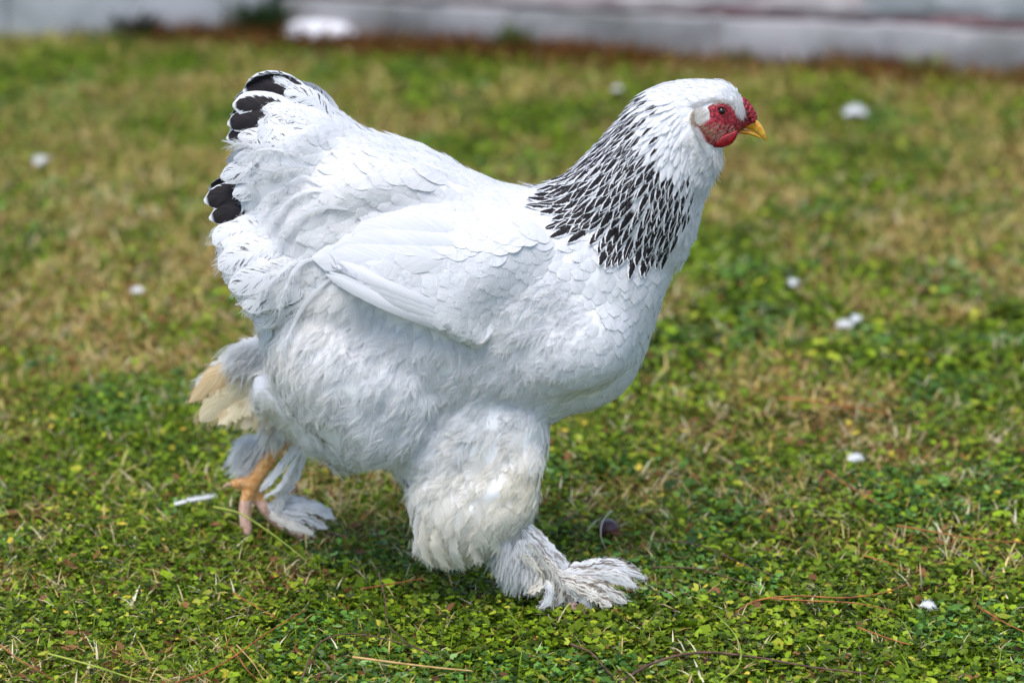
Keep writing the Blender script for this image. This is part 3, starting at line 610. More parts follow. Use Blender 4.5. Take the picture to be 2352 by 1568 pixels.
leg_f([([(1215,1205,y),(1255,1250,y),(1295,1300,y),(1330,1340,y)],14,0,0,'long'), ([(1200,1215,y-.004),(1240,1262,y-.004),(1275,1310,y-.004),(1300,1360,y-.004)],17,0,.3,'long'), ([(1195,1240,y-.012),(1220,1290,y-.012),(1250,1340,y-.012),(1268,1385,y-.014)],15,.0,.25,'long'),
       ([(1210,1250,y-.014),(1240,1285,y-.016),(1262,1330,y-.018),(1250,1378,y-.016)],17,.18,0,'long'), ([(1190,1270,y-.012),(1225,1300,y-.018),(1240,1335,y-.02),(1212,1362,y-.018)],15,.25,.1,'long'), ([(1230,1270,y-.01),(1270,1310,y-.012),(1290,1350,y-.014),(1275,1392,y-.014)],16,.14,.3,'long'),
       ([(1250,1290,y-.004),(1290,1330,y-.006),(1305,1365,y-.008),(1290,1395,y-.01)],15,.2,.2,'long'), ([(1290,1310,y),(1340,1305,y),(1400,1300,y),(1478,1322,y)],17,0,.3,'long'), ([(1290,1316,y-.006),(1350,1318,y-.006),(1410,1322,y-.006),(1462,1348,y-.006)],15,.05,0,'long'),
       ([(1290,1325,y-.012),(1340,1335,y-.014),(1385,1350,y-.016),(1440,1385,y-.018)],15,.15,.3,'long'), ([(1300,1335,y-.02),(1340,1355,y-.022),(1375,1372,y-.024),(1405,1392,y-.026)],15,.2,.1,'long'), ([(1290,1340,y-.02),(1320,1360,y-.02),(1345,1378,y-.02),(1358,1398,y-.02)],14,.1,.3,'round'),
       ([(1310,1308,y+.004),(1360,1296,y+.004),(1420,1298,y+.004),(1482,1330,y+.004)],12,0,0,'long'), ([(1240,1330,y-.02),(1262,1350,y-.024),(1258,1380,y-.026),(1236,1398,y-.026)],11,.0,0,'blade')], 'foot_feather', .006, 120, 1.0)
# down behind the near shank and at the far hock (loose tufts of fine barbs)
def tuft(poly, Y, n, d, ln, cream=0, r=.00013, spread=.25):
    xs = [p[0] for p in poly]; ys = [p[1] for p in poly]; a = rng.uniform(min(xs), max(xs), n * 3); b = rng.uniform(min(ys), max(ys), n * 3); k = in_poly(a, b, poly); a = a[k][:n]; b = b[k][:n]; n = len(a)
    p0 = np.array([P(i, j, Y + rng.uniform(-.014, .014)) for i, j in zip(a, b)]); D = nrm(d[0] * RT - d[1] * UP)
    cl = rng.normal(0, spread, (40, 3)); d0 = D + cl[rng.integers(0, 40, n)] + rng.normal(0, spread * .4, (n, 3)); d0 /= np.linalg.norm(d0, axis=1)[:, None]
    l = (ln * PX * (.5 + .7 * rng.random(n)))[:, None]; d1 = d0 + np.array([[0, 0, -.35]]) + rng.normal(0, .12, (n, 3)); d1 /= np.linalg.norm(d1, axis=1)[:, None]
    p1 = p0 + d0 * l * .33; p2 = p1 + (d0 + d1) * .5 * l * .33; p3 = p2 + d1 * l * .33
    A_ = np.repeat(np.stack([p0, p1, p2, p3], 1)[::5], 5, 0)[:n]; A_ = A_ + rng.normal(0, .0013, (len(A_), 1, 3)) * np.array([1.3, 1, .6, .25])[None, :, None]
    HR.add(A_, np.repeat(whitecol(n, cream)[::5], 5, 0)[:n] * rng.uniform(.85, 1.02, (n, 1)), np.full(n, r * 1.1))
tuft([(1130,1235),(1200,1215),(1235,1260),(1235,1310),(1200,1325),(1150,1310),(1128,1270)], YN + .01, 5000, (-.25, 1), 48, 0)
tuft([(1150,1240),(1225,1235),(1250,1290),(1240,1330),(1190,1330),(1150,1300)], YN - .012, 4000, (-.15, 1), 46, 0)
tuft([(560,1000),(640,985),(620,1040),(590,1085),(555,1085),(540,1040)], YF + .01, 3500, (-.7, .7), 46, 0)
tuft([(600,950),(690,950),(660,1000),(610,1010)], YF - .01, 1800, (-.4, .9), 50, .1)
tuft([(940,1235),(990,1240),(1060,1262),(1130,1250),(1120,1280),(1050,1290),(980,1280)], -.09, 1500, (-.4, .9), 26, .2)
tuft([(530,790),(600,780),(620,850),(560,850)], YF - .02, 2500, (-.6, .5), 60, .0)
tuft([(1632,345),(1655,335),(1640,380),(1622,420),(1612,400)], -.012, 900, (.15, 1), 34, 0)
# ------------------------------------------------------------------ head
def mesh_part(name, vf, m, parent=HEN, sub=0, both=False):
    v, f = vf
    res = []
    for s in ((1, -1) if both else (1,)):
        vv = [(p[0], p[1] * s, p[2]) for p in v]; ff = [tuple(t) if s > 0 else tuple(reversed(t)) for t in f]
        o = new_obj(name, vv, ff, m, parent)
        if sub:
            md = o.modifiers.new('s', 'SUBSURF'); md.levels = sub; md.render_levels = sub
        res.append(o)
    return res
def patch(name, poly, off, m, thick=.0012, step=2.2, wr=.0006, ws=.5, both=True):
    """skin patch modelled on the head's surface: domed in the middle, tucked in at its rim"""
    poly = smooth_poly(poly, 4); xs = [p[0] for p in poly]; ys = [p[1] for p in poly]; gx = np.arange(min(xs), max(xs) + step, step); gy = np.arange(min(ys), max(ys) + step, step)
    X, Y_ = np.meshgrid(gx, gy, indexing='ij'); ins = in_poly(X, Y_, poly); pa = np.array(poly); idx = {}; V = []; F = []
    for i in range(len(gx)):
        for j in range(len(gy)):
            if not ins[i, j]: continue
            h = hit(gx[i], gy[j], 0, BVb)
            if h is None: continue
            d = np.sqrt(((pa - [gx[i], gy[j]]) ** 2).sum(1)).min(); e = min(1, d / 7)
            z = off + thick * math.sqrt(1 - (1 - e) ** 2) - (1 - e) * .0015 + wr * (math.sin(gx[i] * ws * 1.3 + math.sin(gy[j] * ws) * 2) * math.cos(gy[j] * ws * 1.7 + gx[i] * .3)) * e
            idx[i, j] = len(V); V.append(h[0] + np.array([0, -1, .1]) * z)
    for (i, j) in idx:
        if (i + 1, j) in idx and (i, j + 1) in idx and (i + 1, j + 1) in idx: F.append((idx[i, j], idx[i, j + 1], idx[i + 1, j + 1], idx[i + 1, j]))
    return mesh_part(name, (V, F), m, both=both)
patch('face', [(1625,246),(1640,237),(1660,233),(1680,243),(1692,262),(1702,262),(1712,272),(1712,296),(1695,308),(1680,318),(1655,334),(1630,332),(1614,312),(1608,288),(1625,275),(1630,262)], .0008, M_RED, .0022, 1.6)
M_EAR = simple('ear_tuft_skin', (.80, .74, .66), (.90, .89, .86), 260, rough=.8, bump=.8)
patch('ear_tuft', [(1598,270),(1602,260),(1612,254),(1620,259),(1623,270),(1616,280),(1606,282)], .0002, M_EAR, .0012, 1.8)
patch('ear_lobe', [(1593,282),(1604,284),(1614,300),(1622,318),(1624,330),(1612,325),(1601,306)], .001, M_WAT, .003, 1.8, wr=.0002)
def rings(cs, m, name, n=14, parent=HEN, sub=1, both=False):
    """cs: list of (centre 3d, half height vector 3d, half width along Y)"""
    V = []; F = []
    for c, h, w_ in cs:
        for k in range(n): t = 2 * math.pi * k / n; V.append(np.asarray(c) + np.asarray(h) * math.cos(t) + np.array([0, w_, 0]) * math.sin(t))
    for i in range(len(cs) - 1):
        for k in range(n): F.append((i * n + k, i * n + (k + 1) % n, (i + 1) * n + (k + 1) % n, (i + 1) * n + k))
    F.append(tuple(range(n))[::-1]); F.append(tuple((len(cs) - 1) * n + k for k in range(n)))
    return mesh_part(name, (V, F), m, parent, sub, both)
def prof(lst, Y=0.0):   # (x1,y1) upper, (x2,y2) lower edge of the profile, half width in px
    r = []
    for x1, y1, x2, y2, w_ in lst: a = P(x1, y1, Y); b = P(x2, y2, Y); r.append(((a + b) / 2, (a - b) / 2, w_ * PX))
    return r
beak = rings(prof([(1716,262,1694,292,13),(1726,266,1704,294,12),(1736,273,1714,296,10.5),(1744,280,1724,299,9),(1751,290,1734,304,7.2),(1757,301,1744,311,5.2),(1760.5,313,1752,319,3),(1760.5,323,1758,325,1)]), M_BEAK, 'beak')[0]
low = rings(prof([(1688,293,1690,308,10),(1702,296,1703,308,9),(1716,298,1716,309,7.5),(1728,301,1729,312,6),(1740,308,1740,316,4),(1749,315,1748,319,2)]), M_BEAK, 'lower_beak', parent=beak)
# pea comb: three low rows of bumps running up from the beak
for k, (x, y_, r) in enumerate([(1731,269,9),(1726,260,10.5),(1721,250,11),(1715,240,9.5),(1709,230,7)]):
    for s in (-1, 0, 1):
        c = P(x - abs(s) * 2, y_, 0); c = c + np.array([0, s * .006, -abs(s) * .002]); rr = r * PX * (1 if s == 0 else .78)
        bm = bmesh.new(); bmesh.ops.create_icosphere(bm, subdivisions=2, radius=rr)
        for v in bm.verts: v.co *= 1 + .22 * math.sin(v.co.x * 1400 + k) * math.cos(v.co.z * 1500 + s)
        vf = ([tuple(np.array(v.co) * np.array([.95, .8, 1.0]) + c) for v in bm.verts], [[v.index for v in f.verts] for f in bm.faces]); bm.free()
        if k == 0 and s == -1: comb_parts = []
        comb_parts.append(vf)
mesh_part('comb', join(comb_parts), M_RED)
# cere: fleshy bridge between face and beak with the nostril
rings(prof([(1700,246,1680,304,30),(1708,250,1690,304,25),(1717,256,1700,301,19),(1726,264,1708,297,15),(1733,272,1716,288,12.5),(1739,277,1722,287,10)]), M_RED, 'nostril_flesh')
M_BLK = simple('dark_hollow', (.01, .006, .006), (.02, .01, .01), 50)
bm = bmesh.new(); bmesh.ops.create_uvsphere(bm, u_segments=12, v_segments=8, radius=1)
sph = ([tuple(v.co) for v in bm.verts], [[v.index for v in f.verts] for f in bm.faces]); bm.free()
def blob(name, c, r, m, rot=0, both=True, parent=HEN):
    cs, sn = math.cos(rot), math.sin(rot)
    V = [(c[0] + (v[0] * r[0] * cs - v[2] * r[2] * sn), c[1] + v[1] * r[1], c[2] + (v[0] * r[0] * sn + v[2] * r[2] * cs)) for v in sph[0]]
    return mesh_part(name, (V, sph[1]), m, parent, 0, both)
blob('nostril', P(1717, 275, -.0104), (.0030, .0011, .0013), M_BLK, -.6)
# wattles: hanging lobes
def lobe(name, poly, Y, w_, m):
    v, f = inflate(poly, Y, w_, step=.0011); return mesh_part(name, (v, f), m, both=True)
yw = hit(1652, 316, 0, BVb)[0][1] - .0022; print('wattle', yw)
lobe('wattle', [(1620,322),(1636,322),(1652,317),(1670,309),(1690,302),(1692,310),(1688,320),(1680,329),(1669,335),(1657,338),(1642,337),(1628,330)], yw, .0026, M_WAT)
# eye
M_IRIS = simple('orange_iris', (.10, .02, .008), (.22, .05, .015), 900, rough=.3); M_PUP = simple('pupil', (.004, .004, .004), (.006, .005, .005), 50, rough=.06, spec=.8, bump=0)
h = hit(1656.5, 254, 0, BVb); ec = h[0] + np.array([0, -.0002, 0])
M_PUP2 = M_PUP
for s in (1, -1):
    e = np.array([ec[0], ec[1] * s, ec[2]])
    eye = blob('eye', e, (.0050, .0062, .0050), M_IRIS, 0, False)[0]
    blob('pupil', e + np.array([0, -.0029 * s, 0]), (.0040, .0037, .0040), M_PUP, 0, False, eye)
    V, F = [], []
    for a in range(24):
        t = 2 * math.pi * a / 24
        for k in range(8): q = 2 * math.pi * k / 8; rr = .0057 + .0011 * math.cos(q); V.append((e[0] + rr * math.cos(t) * 1.1, e[1] - s * (.0035 + .0011 * math.sin(q)), e[2] + rr * math.sin(t)))
    for a in range(24):
        for k in range(8): F.append((a * 8 + k, a * 8 + (k + 1) % 8, ((a + 1) % 24) * 8 + (k + 1) % 8, ((a + 1) % 24) * 8 + k))
    mesh_part('eyelid', (V, F), M_RED, eye)
# bristles on cheek, forehead plumes between the eye and the comb
def bristles(poly, n, d, ln, col, r=.00012, out_=.3):
    xs = [p[0] for p in poly]; ys = [p[1] for p in poly]; a = rng.uniform(min(xs), max(xs), n * 4); b = rng.uniform(min(ys), max(ys), n * 4); k = in_poly(a, b, poly); a = a[k][:n]; b = b[k][:n]
    R = []
    for i, j in zip(a, b):
        h = hit(i, j, .0028, BVb)
        if h is None: continue
        D = nrm(nrm(d[0] * RT - d[1] * UP) + rng.normal(0, .2, 3) + h[1] * out_); l = ln * PX * rng.uniform(.6, 1.3); p0 = h[0]; D2 = nrm(D - h[1] * .6 * out_)
        R.append([p0, p0 + D * l * .33, p0 + (D + D2) * l * .33, p0 + (D + D2) * .33 * l + D2 * l * .33])
    R = np.array(R); R2 = R * np.array([1, -1, 1]); R = np.concatenate([R, R2]); HR.add(R, np.tile(col, (len(R), 1)) * rng.uniform(.55, 1.08, (len(R), 1)), np.full(len(R), r))
bristles([(1612,290),(1640,280),(1680,285),(1690,300),(1665,318),(1632,325)], 330, (-.8, .5), 9, [.72, .55, .42])
bristles([(1640,236),(1664,232),(1688,246),(1680,250),(1660,240),(1640,246)], 110, (-.8, -.3), 9, [.8, .72, .6])
bristles([(1592,276),(1589,262),(1598,250),(1615,245),(1628,252),(1630,272),(1608,288)], 420, (-.7, .6), 15, [.93, .90, .85], r=.00012, out_=.25)
bristles([(1588,284),(1586,262),(1596,248),(1600,256),(1594,268),(1598,284)], 110, (-.3, .9), 14, [.42, .30, .16])
bristles([(1605,284),(1622,284),(1640,296),(1640,310),(1620,304)], 200, (-.7, .5), 11, [.50, .34, .20])
bristles([(1683,224),(1700,224),(1707,240),(1705,256),(1697,264),(1686,252)], 900, (-.1, 1), 17, [.86, .85, .84])
bristles([(1588,285),(1600,290),(1612,318),(1625,335),(1610,335),(1595,310)], 160, (.5, .8), 24, [.86, .85, .84], out_=.6)
bristles([(1590,240),(1640,225),(1690,232),(1680,240),(1640,232),(1600,248)], 600, (-.9, .25), 16, [.86, .85, .83])
bristles([(1632,340),(1655,340),(1645,365),(1630,370)], 120, (.2, 1), 30, [.86, .85, .84])
# claws
for t, near in [(x, 1) for x in NT] + [(x, 0) for x in FT]:
    e = t[-1]; d = nrm(t[-1] - t[-2]); d[2] = min(d[2], -.1)
    pts_ = [e, e + d * .006 + np.array([0, 0, .001]), e + d * .012 + np.array([0, 0, -.002])]
    mesh_part('claw', tube(pts_, [.0042, .003, .0008], 8), M_CLAW)
HR.build('down', HEN)

# ================================================================== THE GROUND
def vnoise(x, y, s, seed):
    r = np.random.default_rng(seed); g = r.random((64, 64)); X = x / s + 31.7; Y_ = y / s + 17.3; i = np.floor(X).astype(int); j = np.floor(Y_).astype(int); fx = X - i; fy = Y_ - j
    fx = fx * fx * (3 - 2 * fx); fy = fy * fy * (3 - 2 * fy); g0 = lambda a, b: g[a % 64, b % 64]
    return (g0(i, j) * (1 - fx) + g0(i + 1, j) * fx) * (1 - fy) + (g0(i, j + 1) * (1 - fx) + g0(i + 1, j + 1) * fx) * fy
def hgt(x, y):
    x = np.asarray(x, float); y = np.asarray(y, float); return .010 * (vnoise(x, y, .22, 1) - .5) + .006 * (vnoise(x, y, .07, 2) - .5) - .006
def ground_material():
    m, nt, out = mat('lawn_soil'); n = N(nt); tc = n('TexCoord').outputs['Object']
    a = n('TexNoise', {'Vector': tc, 'Scale': 3.5, 'Detail': 5.0}).outputs[0]; b = n('TexNoise', {'Vector': tc, 'Scale': 70.0, 'Detail': 4.0}).outputs[0]; c = n('TexNoise', {'Vector': tc, 'Scale': 14.0, 'Detail': 3.0}).outputs[0]
    col = n.mix(n.mr(b, .35, .65), (.016, .03, .003), (.05, .07, .006)); col = n.mix(n.mr(c, .52, .68), col, (.085, .055, .012)); col = n.mix(n.mr(a, .55, .7), col, (.12, .11, .02))
    bp = n('Bump', {'Strength': 1.0, 'Distance': .01, 'Height': b}).outputs[0]
    p = n('BsdfPrincipled', {'Base Color': col, 'Roughness': .9, 'Specular IOR Level': .1, 'Normal': bp}); n.link(p.outputs[0], out.inputs[0]); return m
M_G = ground_material()
gx = np.unique(np.concatenate([np.linspace(-60, -2.2, 14), np.arange(-2.2, 2.21, .035), np.linspace(2.2, 60, 14)])); gy = np.unique(np.concatenate([np.linspace(-60, -1.4, 12), np.arange(-1.4, 3.6, .035), np.linspace(3.6, 60, 14)]))
X, Y_ = np.meshgrid(gx, gy, indexing='ij'); Z = hgt(X, Y_) - .004; ny = len(gy); i = (np.arange(len(gx) - 1)[:, None] * ny + np.arange(ny - 1)[None]).ravel()
g = new_obj('ground', np.stack([X.ravel(), Y_.ravel(), Z.ravel()], 1), np.stack([i, i + ny, i + ny + 1, i + 1], 1), M_G); g['kind'] = 'structure'

def scatter(n, y0, y1, m=.35, power=2.0, side=0.0):
    """random ground points inside a widening strip, thinning with distance"""
    d0, d1 = y0 - CAM[1], y1 - CAM[1]; r = rng.random(n)
    if power == 1: d = d0 * (d1 / d0) ** r
    else: e = 2 - power; d = d0 + (d1 - d0) * r if e == 1 else (d0 ** e + (d1 ** e - d0 ** e) * r) ** (1 / e) if e else d0 * (d1 / d0) ** r
    hw = .19 * d + m + side * rng.random(n); x = rng.uniform(-1, 1, n) * hw; return x, d + CAM[1]
def dryness(x, y):
    v = vnoise(x, y, .30, 11) * .45 + vnoise(x, y, .11, 12) * .35 + vnoise(x, y, .045, 13) * .2
    t = np.interp(y, [-.6, -.2, .4, 1.2, 2.5], [.02, .035, .06, .095, .10]) + np.interp(x, [-.6, 0, .6], [.03, 0, 0]); return v + t
class Inst:
    def __init__(s): s.V = []; s.F = []; s.C = []; s.n = 0
    def add(s, V, F, C):     # V (n,k,3) F (f,4) C (n,3) or (n,k,3)
        n, k = V.shape[:2]; s.V.append(V.reshape(-1, 3)); s.F.append((s.n + np.arange(n)[:, None, None] * k + F[None]).reshape(-1, F.shape[1])); s.n += n * k
        C = C if C.ndim == 3 else np.repeat(C[:, None], k, 1); s.C.append(np.concatenate([C, np.ones(C.shape[:2] + (1,))], 2).reshape(-1, 4))
    def build(s, name, m): o = new_obj(name, np.concatenate(s.V), np.concatenate(s.F), m, attrs={'lcol': ('FLOAT_COLOR', np.concatenate(s.C))}); o['kind'] = 'stuff'; return o
def frames(n, tilt):
    a = rng.uniform(0, 2 * np.pi, n); b = rng.uniform(0, 2 * np.pi, n); t = np.abs(rng.normal(0, tilt, n)); nz = np.stack([np.sin(t) * np.cos(b), np.sin(t) * np.sin(b), np.cos(t)], 1)
    f = np.stack([np.cos(a), np.sin(a), np.zeros(n)], 1); f -= nz * (f * nz).sum(1)[:, None]; f /= np.linalg.norm(f, axis=1)[:, None]; return f, np.cross(nz, f), nz
def leaves(I, x, y, size, zlo, zhi, tilt, col):
    n = len(x); f, s_, nz = frames(n, tilt); z = hgt(x, y) + rng.uniform(zlo, zhi, n); c = np.stack([x, y, z], 1)[:, None]
    ang = np.array([-.16, .17, .33, .5, .67, .83]) * 2 * np.pi; rr = np.array([1, 1, 1.05, .95, 1.05, 1])
    loc = np.stack([np.cos(ang) * rr, np.sin(ang) * rr, .16 * np.ones(6)], 1); loc = np.concatenate([[[.45, 0, -.06]], [[-.1, 0, -.12]], loc]); loc = loc[None] * size[:, None, None] * (1 + .15 * rng.normal(size=(n, 8, 1)))
    V = c + loc[..., :1] * f[:, None] + loc[..., 1:2] * s_[:, None] + loc[..., 2:] * nz[:, None]
    F = np.array([[1, 0, 3, 4], [1, 4, 5, 5], [1, 5, 6, 6], [1, 6, 7, 7], [1, 7, 2, 0]]); F = np.array([[0, 3, 4, 1], [1, 4, 5, 6], [1, 6, 7, 2], [0, 1, 2, 2]])
    F = np.array([[0, 3, 4, 1], [1, 4, 5, 6], [1, 6, 7, 2]])
    I.add(V, F, col)
def blades(I, x, y, ln, wd, lean, col, z0=-.004, curl=.6):
    n = len(x); a = rng.uniform(0, 2 * np.pi, n); le = np.abs(rng.normal(lean, lean * .5, n)); d = np.stack([np.cos(a) * np.sin(le), np.sin(a) * np.sin(le), np.cos(le)], 1)
    h = np.stack([np.cos(a), np.sin(a), np.zeros(n)], 1); b = rng.uniform(0, 2 * np.pi, n); sd_ = np.stack([np.cos(b), np.sin(b), np.zeros(n)], 1); p = np.stack([x, y, hgt(x, y) + z0], 1); rows = []
    for k, t in enumerate((0, .35, .7, 1)):
        c = p + d * (ln * t)[:, None] + h * (ln * curl * .5 * t * t)[:, None] - np.array([0, 0, 1]) * (ln * curl * .45 * t ** 2.5 * np.sin(le + .3))[:, None]; c[:, 2] = np.maximum(c[:, 2], p[:, 2] + .003)
        ww = (wd * (1, .9, .6, .08)[k])[:, None]; rows += [c - sd_ * ww, c + sd_ * ww]
    I.add(np.stack(rows, 1), np.array([[0, 1, 3, 2], [2, 3, 5, 4], [4, 5, 7, 6]]), col)
def mixc(a, b, t): return np.array(a)[None] * (1 - t[:, None]) + np.array(b)[None] * t[:, None]
def green(n, x, y):
    t = rng.random(n); c = mixc((.06, .12, .003), (.29, .42, .016), t); k = rng.random(n); c[k > .88] = mixc((.38, .46, .03), (.46, .45, .04), rng.random((k > .88).sum())); bl = vnoise(x, y, .12, 21) > .62; c[bl & (rng.random(n) < .5)] *= np.array([.65, .95, 4.0]); c *= rng.uniform(.22, 1.25, (n, 1)); return c  # bl: patches where sky sheen is put into some leaves' colour as blue
LV = Inst()
for n, y0, y1, sm, side, pw in ((135000, -.62, .75, 1.0, 0, 1.5), (60000, .75, 3.2, 1.5, 0, 1.2), (24000, -1.0, 3.0, 1.7, 1.6, 1.5)):
    x, y = scatter(n, y0, y1, .22, pw, side); D = dryness(x, y); k = D + .10 * rng.normal(size=n) < .66; x, y = x[k], y[k]; n = len(x)
    near = np.interp(x, [-.5, .1], [.85, 1.05]); sz = rng.uniform(.0026, .0062, n) * sm * near; leaves(LV, x, y, sz, -.002, .020, .48, green(n, x, y))
LV.build('clover', attr_material('clover_leaf', rough=.5, spec=.22, trans=.25))
GB = Inst()
for n, y0, y1, sm, side, pw in ((74000, -.62, .8, 1.0, 0, 1.5), (34000, .7, 3.3, 1.5, 0, 1.2), (9000, -1.0, 3.0, 1.6, 1.6, 1.5)):
    x, y = scatter(n, y0, y1, .22, pw, side); q = vnoise(x, y, .16, 31) + .25 * rng.normal(size=n) + np.interp(x, [-.5, .4], [.12, -.12]); k = q > .40; x, y = x[k], y[k]; n = len(x)
    c = mixc((.07, .17, .004), (.30, .46, .02), rng.random(n)); blades(GB, x, y, rng.uniform(.012, .040, n) * (.6 + .4 * sm), rng.uniform(.0005, .0011, n) * sm, .6, c)
GB.build('grass', attr_material('grass_blade', rough=.5, spec=.2, trans=.3))
ST = Inst(); LVB = Inst()
for n, y0, y1, sm, side, pw in ((42000, -.62, .8, 1.0, 0, 1.5), (80000, .6, 3.25, 1.6, 0, 1.0), (14000, -1.0, 3.0, 1.7, 1.6, 1.5)):
    x, y = scatter(n, y0, y1, .22, pw, side); D = dryness(x, y) + .06 * rng.normal(size=n); k = D > .57; x, y = x[k], y[k]; n = len(x)
    t = rng.random(n); c = mixc((.40, .26, .05), (.86, .68, .28), t); k = rng.random(n) > .72; c[k] = mixc((.16, .06, .015), (.33, .14, .035), rng.random(k.sum()))
    blades(ST, x, y, rng.uniform(.010, .030, n) * (.5 + .5 * sm), rng.uniform(.0005, .0012, n) * sm, .85, c, z0=.004)
n = 4200; x, y = scatter(n, -.6, 1.6, .2, 1.5); leaves(LVB, x, y, rng.uniform(.003, .008, n), .004, .018, .8, mixc((.05, .02, .008), (.28, .12, .04), rng.random(n)))
n = 420; x, y = scatter(n, -.6, .9, .2, 1.5); leaves(LVB, x, y, rng.uniform(.003, .006, n), .01, .02, .6, mixc((.55, .42, .03), (.65, .5, .06), rng.random(n)))
LVB.build('dead_leaves', attr_material('dead_leaf', rough=.7, trans=.1))
# pale tufts of dry grass, scattered singly
x, y = scatter(2300, -.6, 1.9, .25, 1.5); k = np.repeat(np.arange(2300), 6); x = x[k] + rng.normal(0, .004, len(k)); y = y[k] + rng.normal(0, .004, len(k)); n = len(x)
blades(ST, x, y, rng.uniform(.010, .036, n), rng.uniform(.0008, .0018, n), .75, mixc((.55, .38, .13), (.88, .80, .56), rng.random(n)), z0=.004)
ST.build('dry_grass', attr_material('dry_grass_blade', rough=.6, spec=.25, trans=.25))

# ------------------------------------------------------------------ far stone edging
M_S1 = simple('grey_stone', (.19, .19, .185), (.38, .365, .375), 5, rough=.85, spec=.2, bump=.6, dist=.006, detail=8)
M_S2 = simple('pink_grey_stone', (.42, .34, .36), (.68, .62, .62), 6, rough=.85, spec=.2, bump=.6, dist=.005, detail=8)
M_S3 = simple('pale_stone', (.34, .36, .37), (.48, .48, .50), 7, rough=.85, spec=.2, bump=.6, dist=.005, detail=8)
M_S4 = simple('white_stone', (.68, .68, .72), (.85, .85, .88), 10, rough=.8, bump=.4, dist=.004)
M_MOR = simple('red_mortar', (.26, .15, .16), (.40, .30, .31), 14, rough=.9, bump=.5, dist=.004)
class Run:
    def __init__(s, a, b):
        s.A = G(*a); B = G(*b); s.w = nrm(B - s.A); s.n = np.array([s.w[1], -s.w[0], 0.0]); s.L = np.linalg.norm(B - s.A)
        if s.n[1] > 0: s.n = -s.n
    def at(s, px):
        d = ray(px, 120)[:2]; M_ = np.array([[d[0], -s.w[0]], [d[1], -s.w[1]]]); return np.linalg.solve(M_, (s.A - CAM)[:2])[1]
RW = Run((640, 84), (2420, 176)); LW = Run((-400, 78), (640, 84)); A, wd_, nrml, LEN = RW.A, RW.w, RW.n, RW.L
wall = empty('stone_wall', tuple(RW.A + RW.w * RW.L * .5), 'low wall of grey stone blocks with a pinkish course on top, right of the green weed clump', 'wall')
wall2 = empty('stone_wall', tuple(LW.A + LW.w * LW.L * .5), 'wall of tall pale bluish blocks at the far left behind the tail', 'wall')
def box(s0, s1, z0, z1, d0, d1, rough=.004, W=None):
    """rounded, uneven block; s along the wall, d = depth behind its face"""
    W = W or RW; bm = bmesh.new(); bmesh.ops.create_cube(bm, size=1); bmesh.ops.subdivide_edges(bm, edges=bm.edges, cuts=2, use_grid_fill=True)
    V = []
    for v in bm.verts:
        s = np.array(v.co) * 2; rr = np.array([abs(c) ** 1 for c in s]); m_ = sorted(rr)[1]; sh = 1 - .03 * max(0, m_ - .4)
        t = (v.co.x * sh + .5, v.co.y * sh + .5, v.co.z * sh + .5)
        p = W.A + W.w * (s0 + (s1 - s0) * t[0]) - W.n * (d0 + (d1 - d0) * t[1]) + np.array([0, 0, z0 + (z1 - z0) * t[2]]) + rng.normal(0, rough, 3); V.append(p)
    F = [[v.index for v in f.verts] for f in bm.faces]; bm.free(); return V, F
def block(name, m, vf, parent=wall):
    o = new_obj(name, [np.array(v) - np.array(parent.location) for v in vf[0]], vf[1], m, parent); md = o.modifiers.new('b', 'BEVEL'); md.width = .006; md.segments = 2; md.angle_limit = 1.0; return o
at = RW.at; H1 = .092
js = [640, 905, 1182, 1430, 1660, 1850, 2040, 2195, 2420, 2700, 3050]
for a_, b_ in zip(js[:-1], js[1:]): block('block', M_S1, box(at(a_) - .004, at(b_) + .004, -.05, H1 + rng.uniform(-.004, .004), rng.uniform(0, .008), .2))
jl = [-1500, -1000, -620, -180, 20, 325, 625]
for a_, b_ in zip(jl[:-1], jl[1:]): block('block', M_S3, box(LW.at(a_) - .004, LW.at(b_) + .004, -.05, .16, rng.uniform(0, .01), .2, W=LW), wall2)
j2 = [640, 860, 1010, 1175, 1390, 1600, 1760, 1980, 2120, 2300, 2500, 2800, 3050]
block('mortar_bed', M_MOR, box(at(640), at(3050), H1 + .001, H1 + .026, .018, .2, .002))
for a_, b_ in zip(j2[:-1], j2[1:]):
    block('block', M_S2 if b_ < 2000 else M_S3, box(at(a_) - .004, at(b_) + .004, H1 + (.004 if b_ < 1700 else .02), H1 + .095, .006 + rng.uniform(0, .008), .2))
ter = new_obj('terrace', [A + wd_ * s - nrml * d + np.array([0, 0, .155]) for s, d in ((-30, .15), (30, .15), (30, 30), (-30, 30))], [(0, 1, 2, 3)], M_S3, smooth=False); ter['kind'] = 'structure'
def stone(px, py, r, m, name, label, cat, z=0.0, sq=(1, .7, .55), sub=2):
    c = G(px, py, z); bm = bmesh.new(); bmesh.ops.create_icosphere(bm, subdivisions=sub, radius=1); V = []
    ph = rng.uniform(0, 6, 6)
    for v in bm.verts:
        q = np.array(v.co); k = 1 + .10 * math.sin(3 * q[0] + ph[0]) + .09 * math.sin(4 * q[1] + ph[1]) + .07 * math.sin(5 * q[2] + ph[2]); V.append(q * k * r * np.array(sq) + np.array([0, 0, r * sq[2] * .6]))
    o = new_obj(name, V, [[v.index for v in f.verts] for f in bm.faces], m); bm.free(); o.location = c; tag(o, label, cat); return o
stone(735, 92, .090, M_S4, 'white_stone', 'flat white stone lying at the foot of the far wall', 'stone', sq=(1, .4, .30), sub=3)
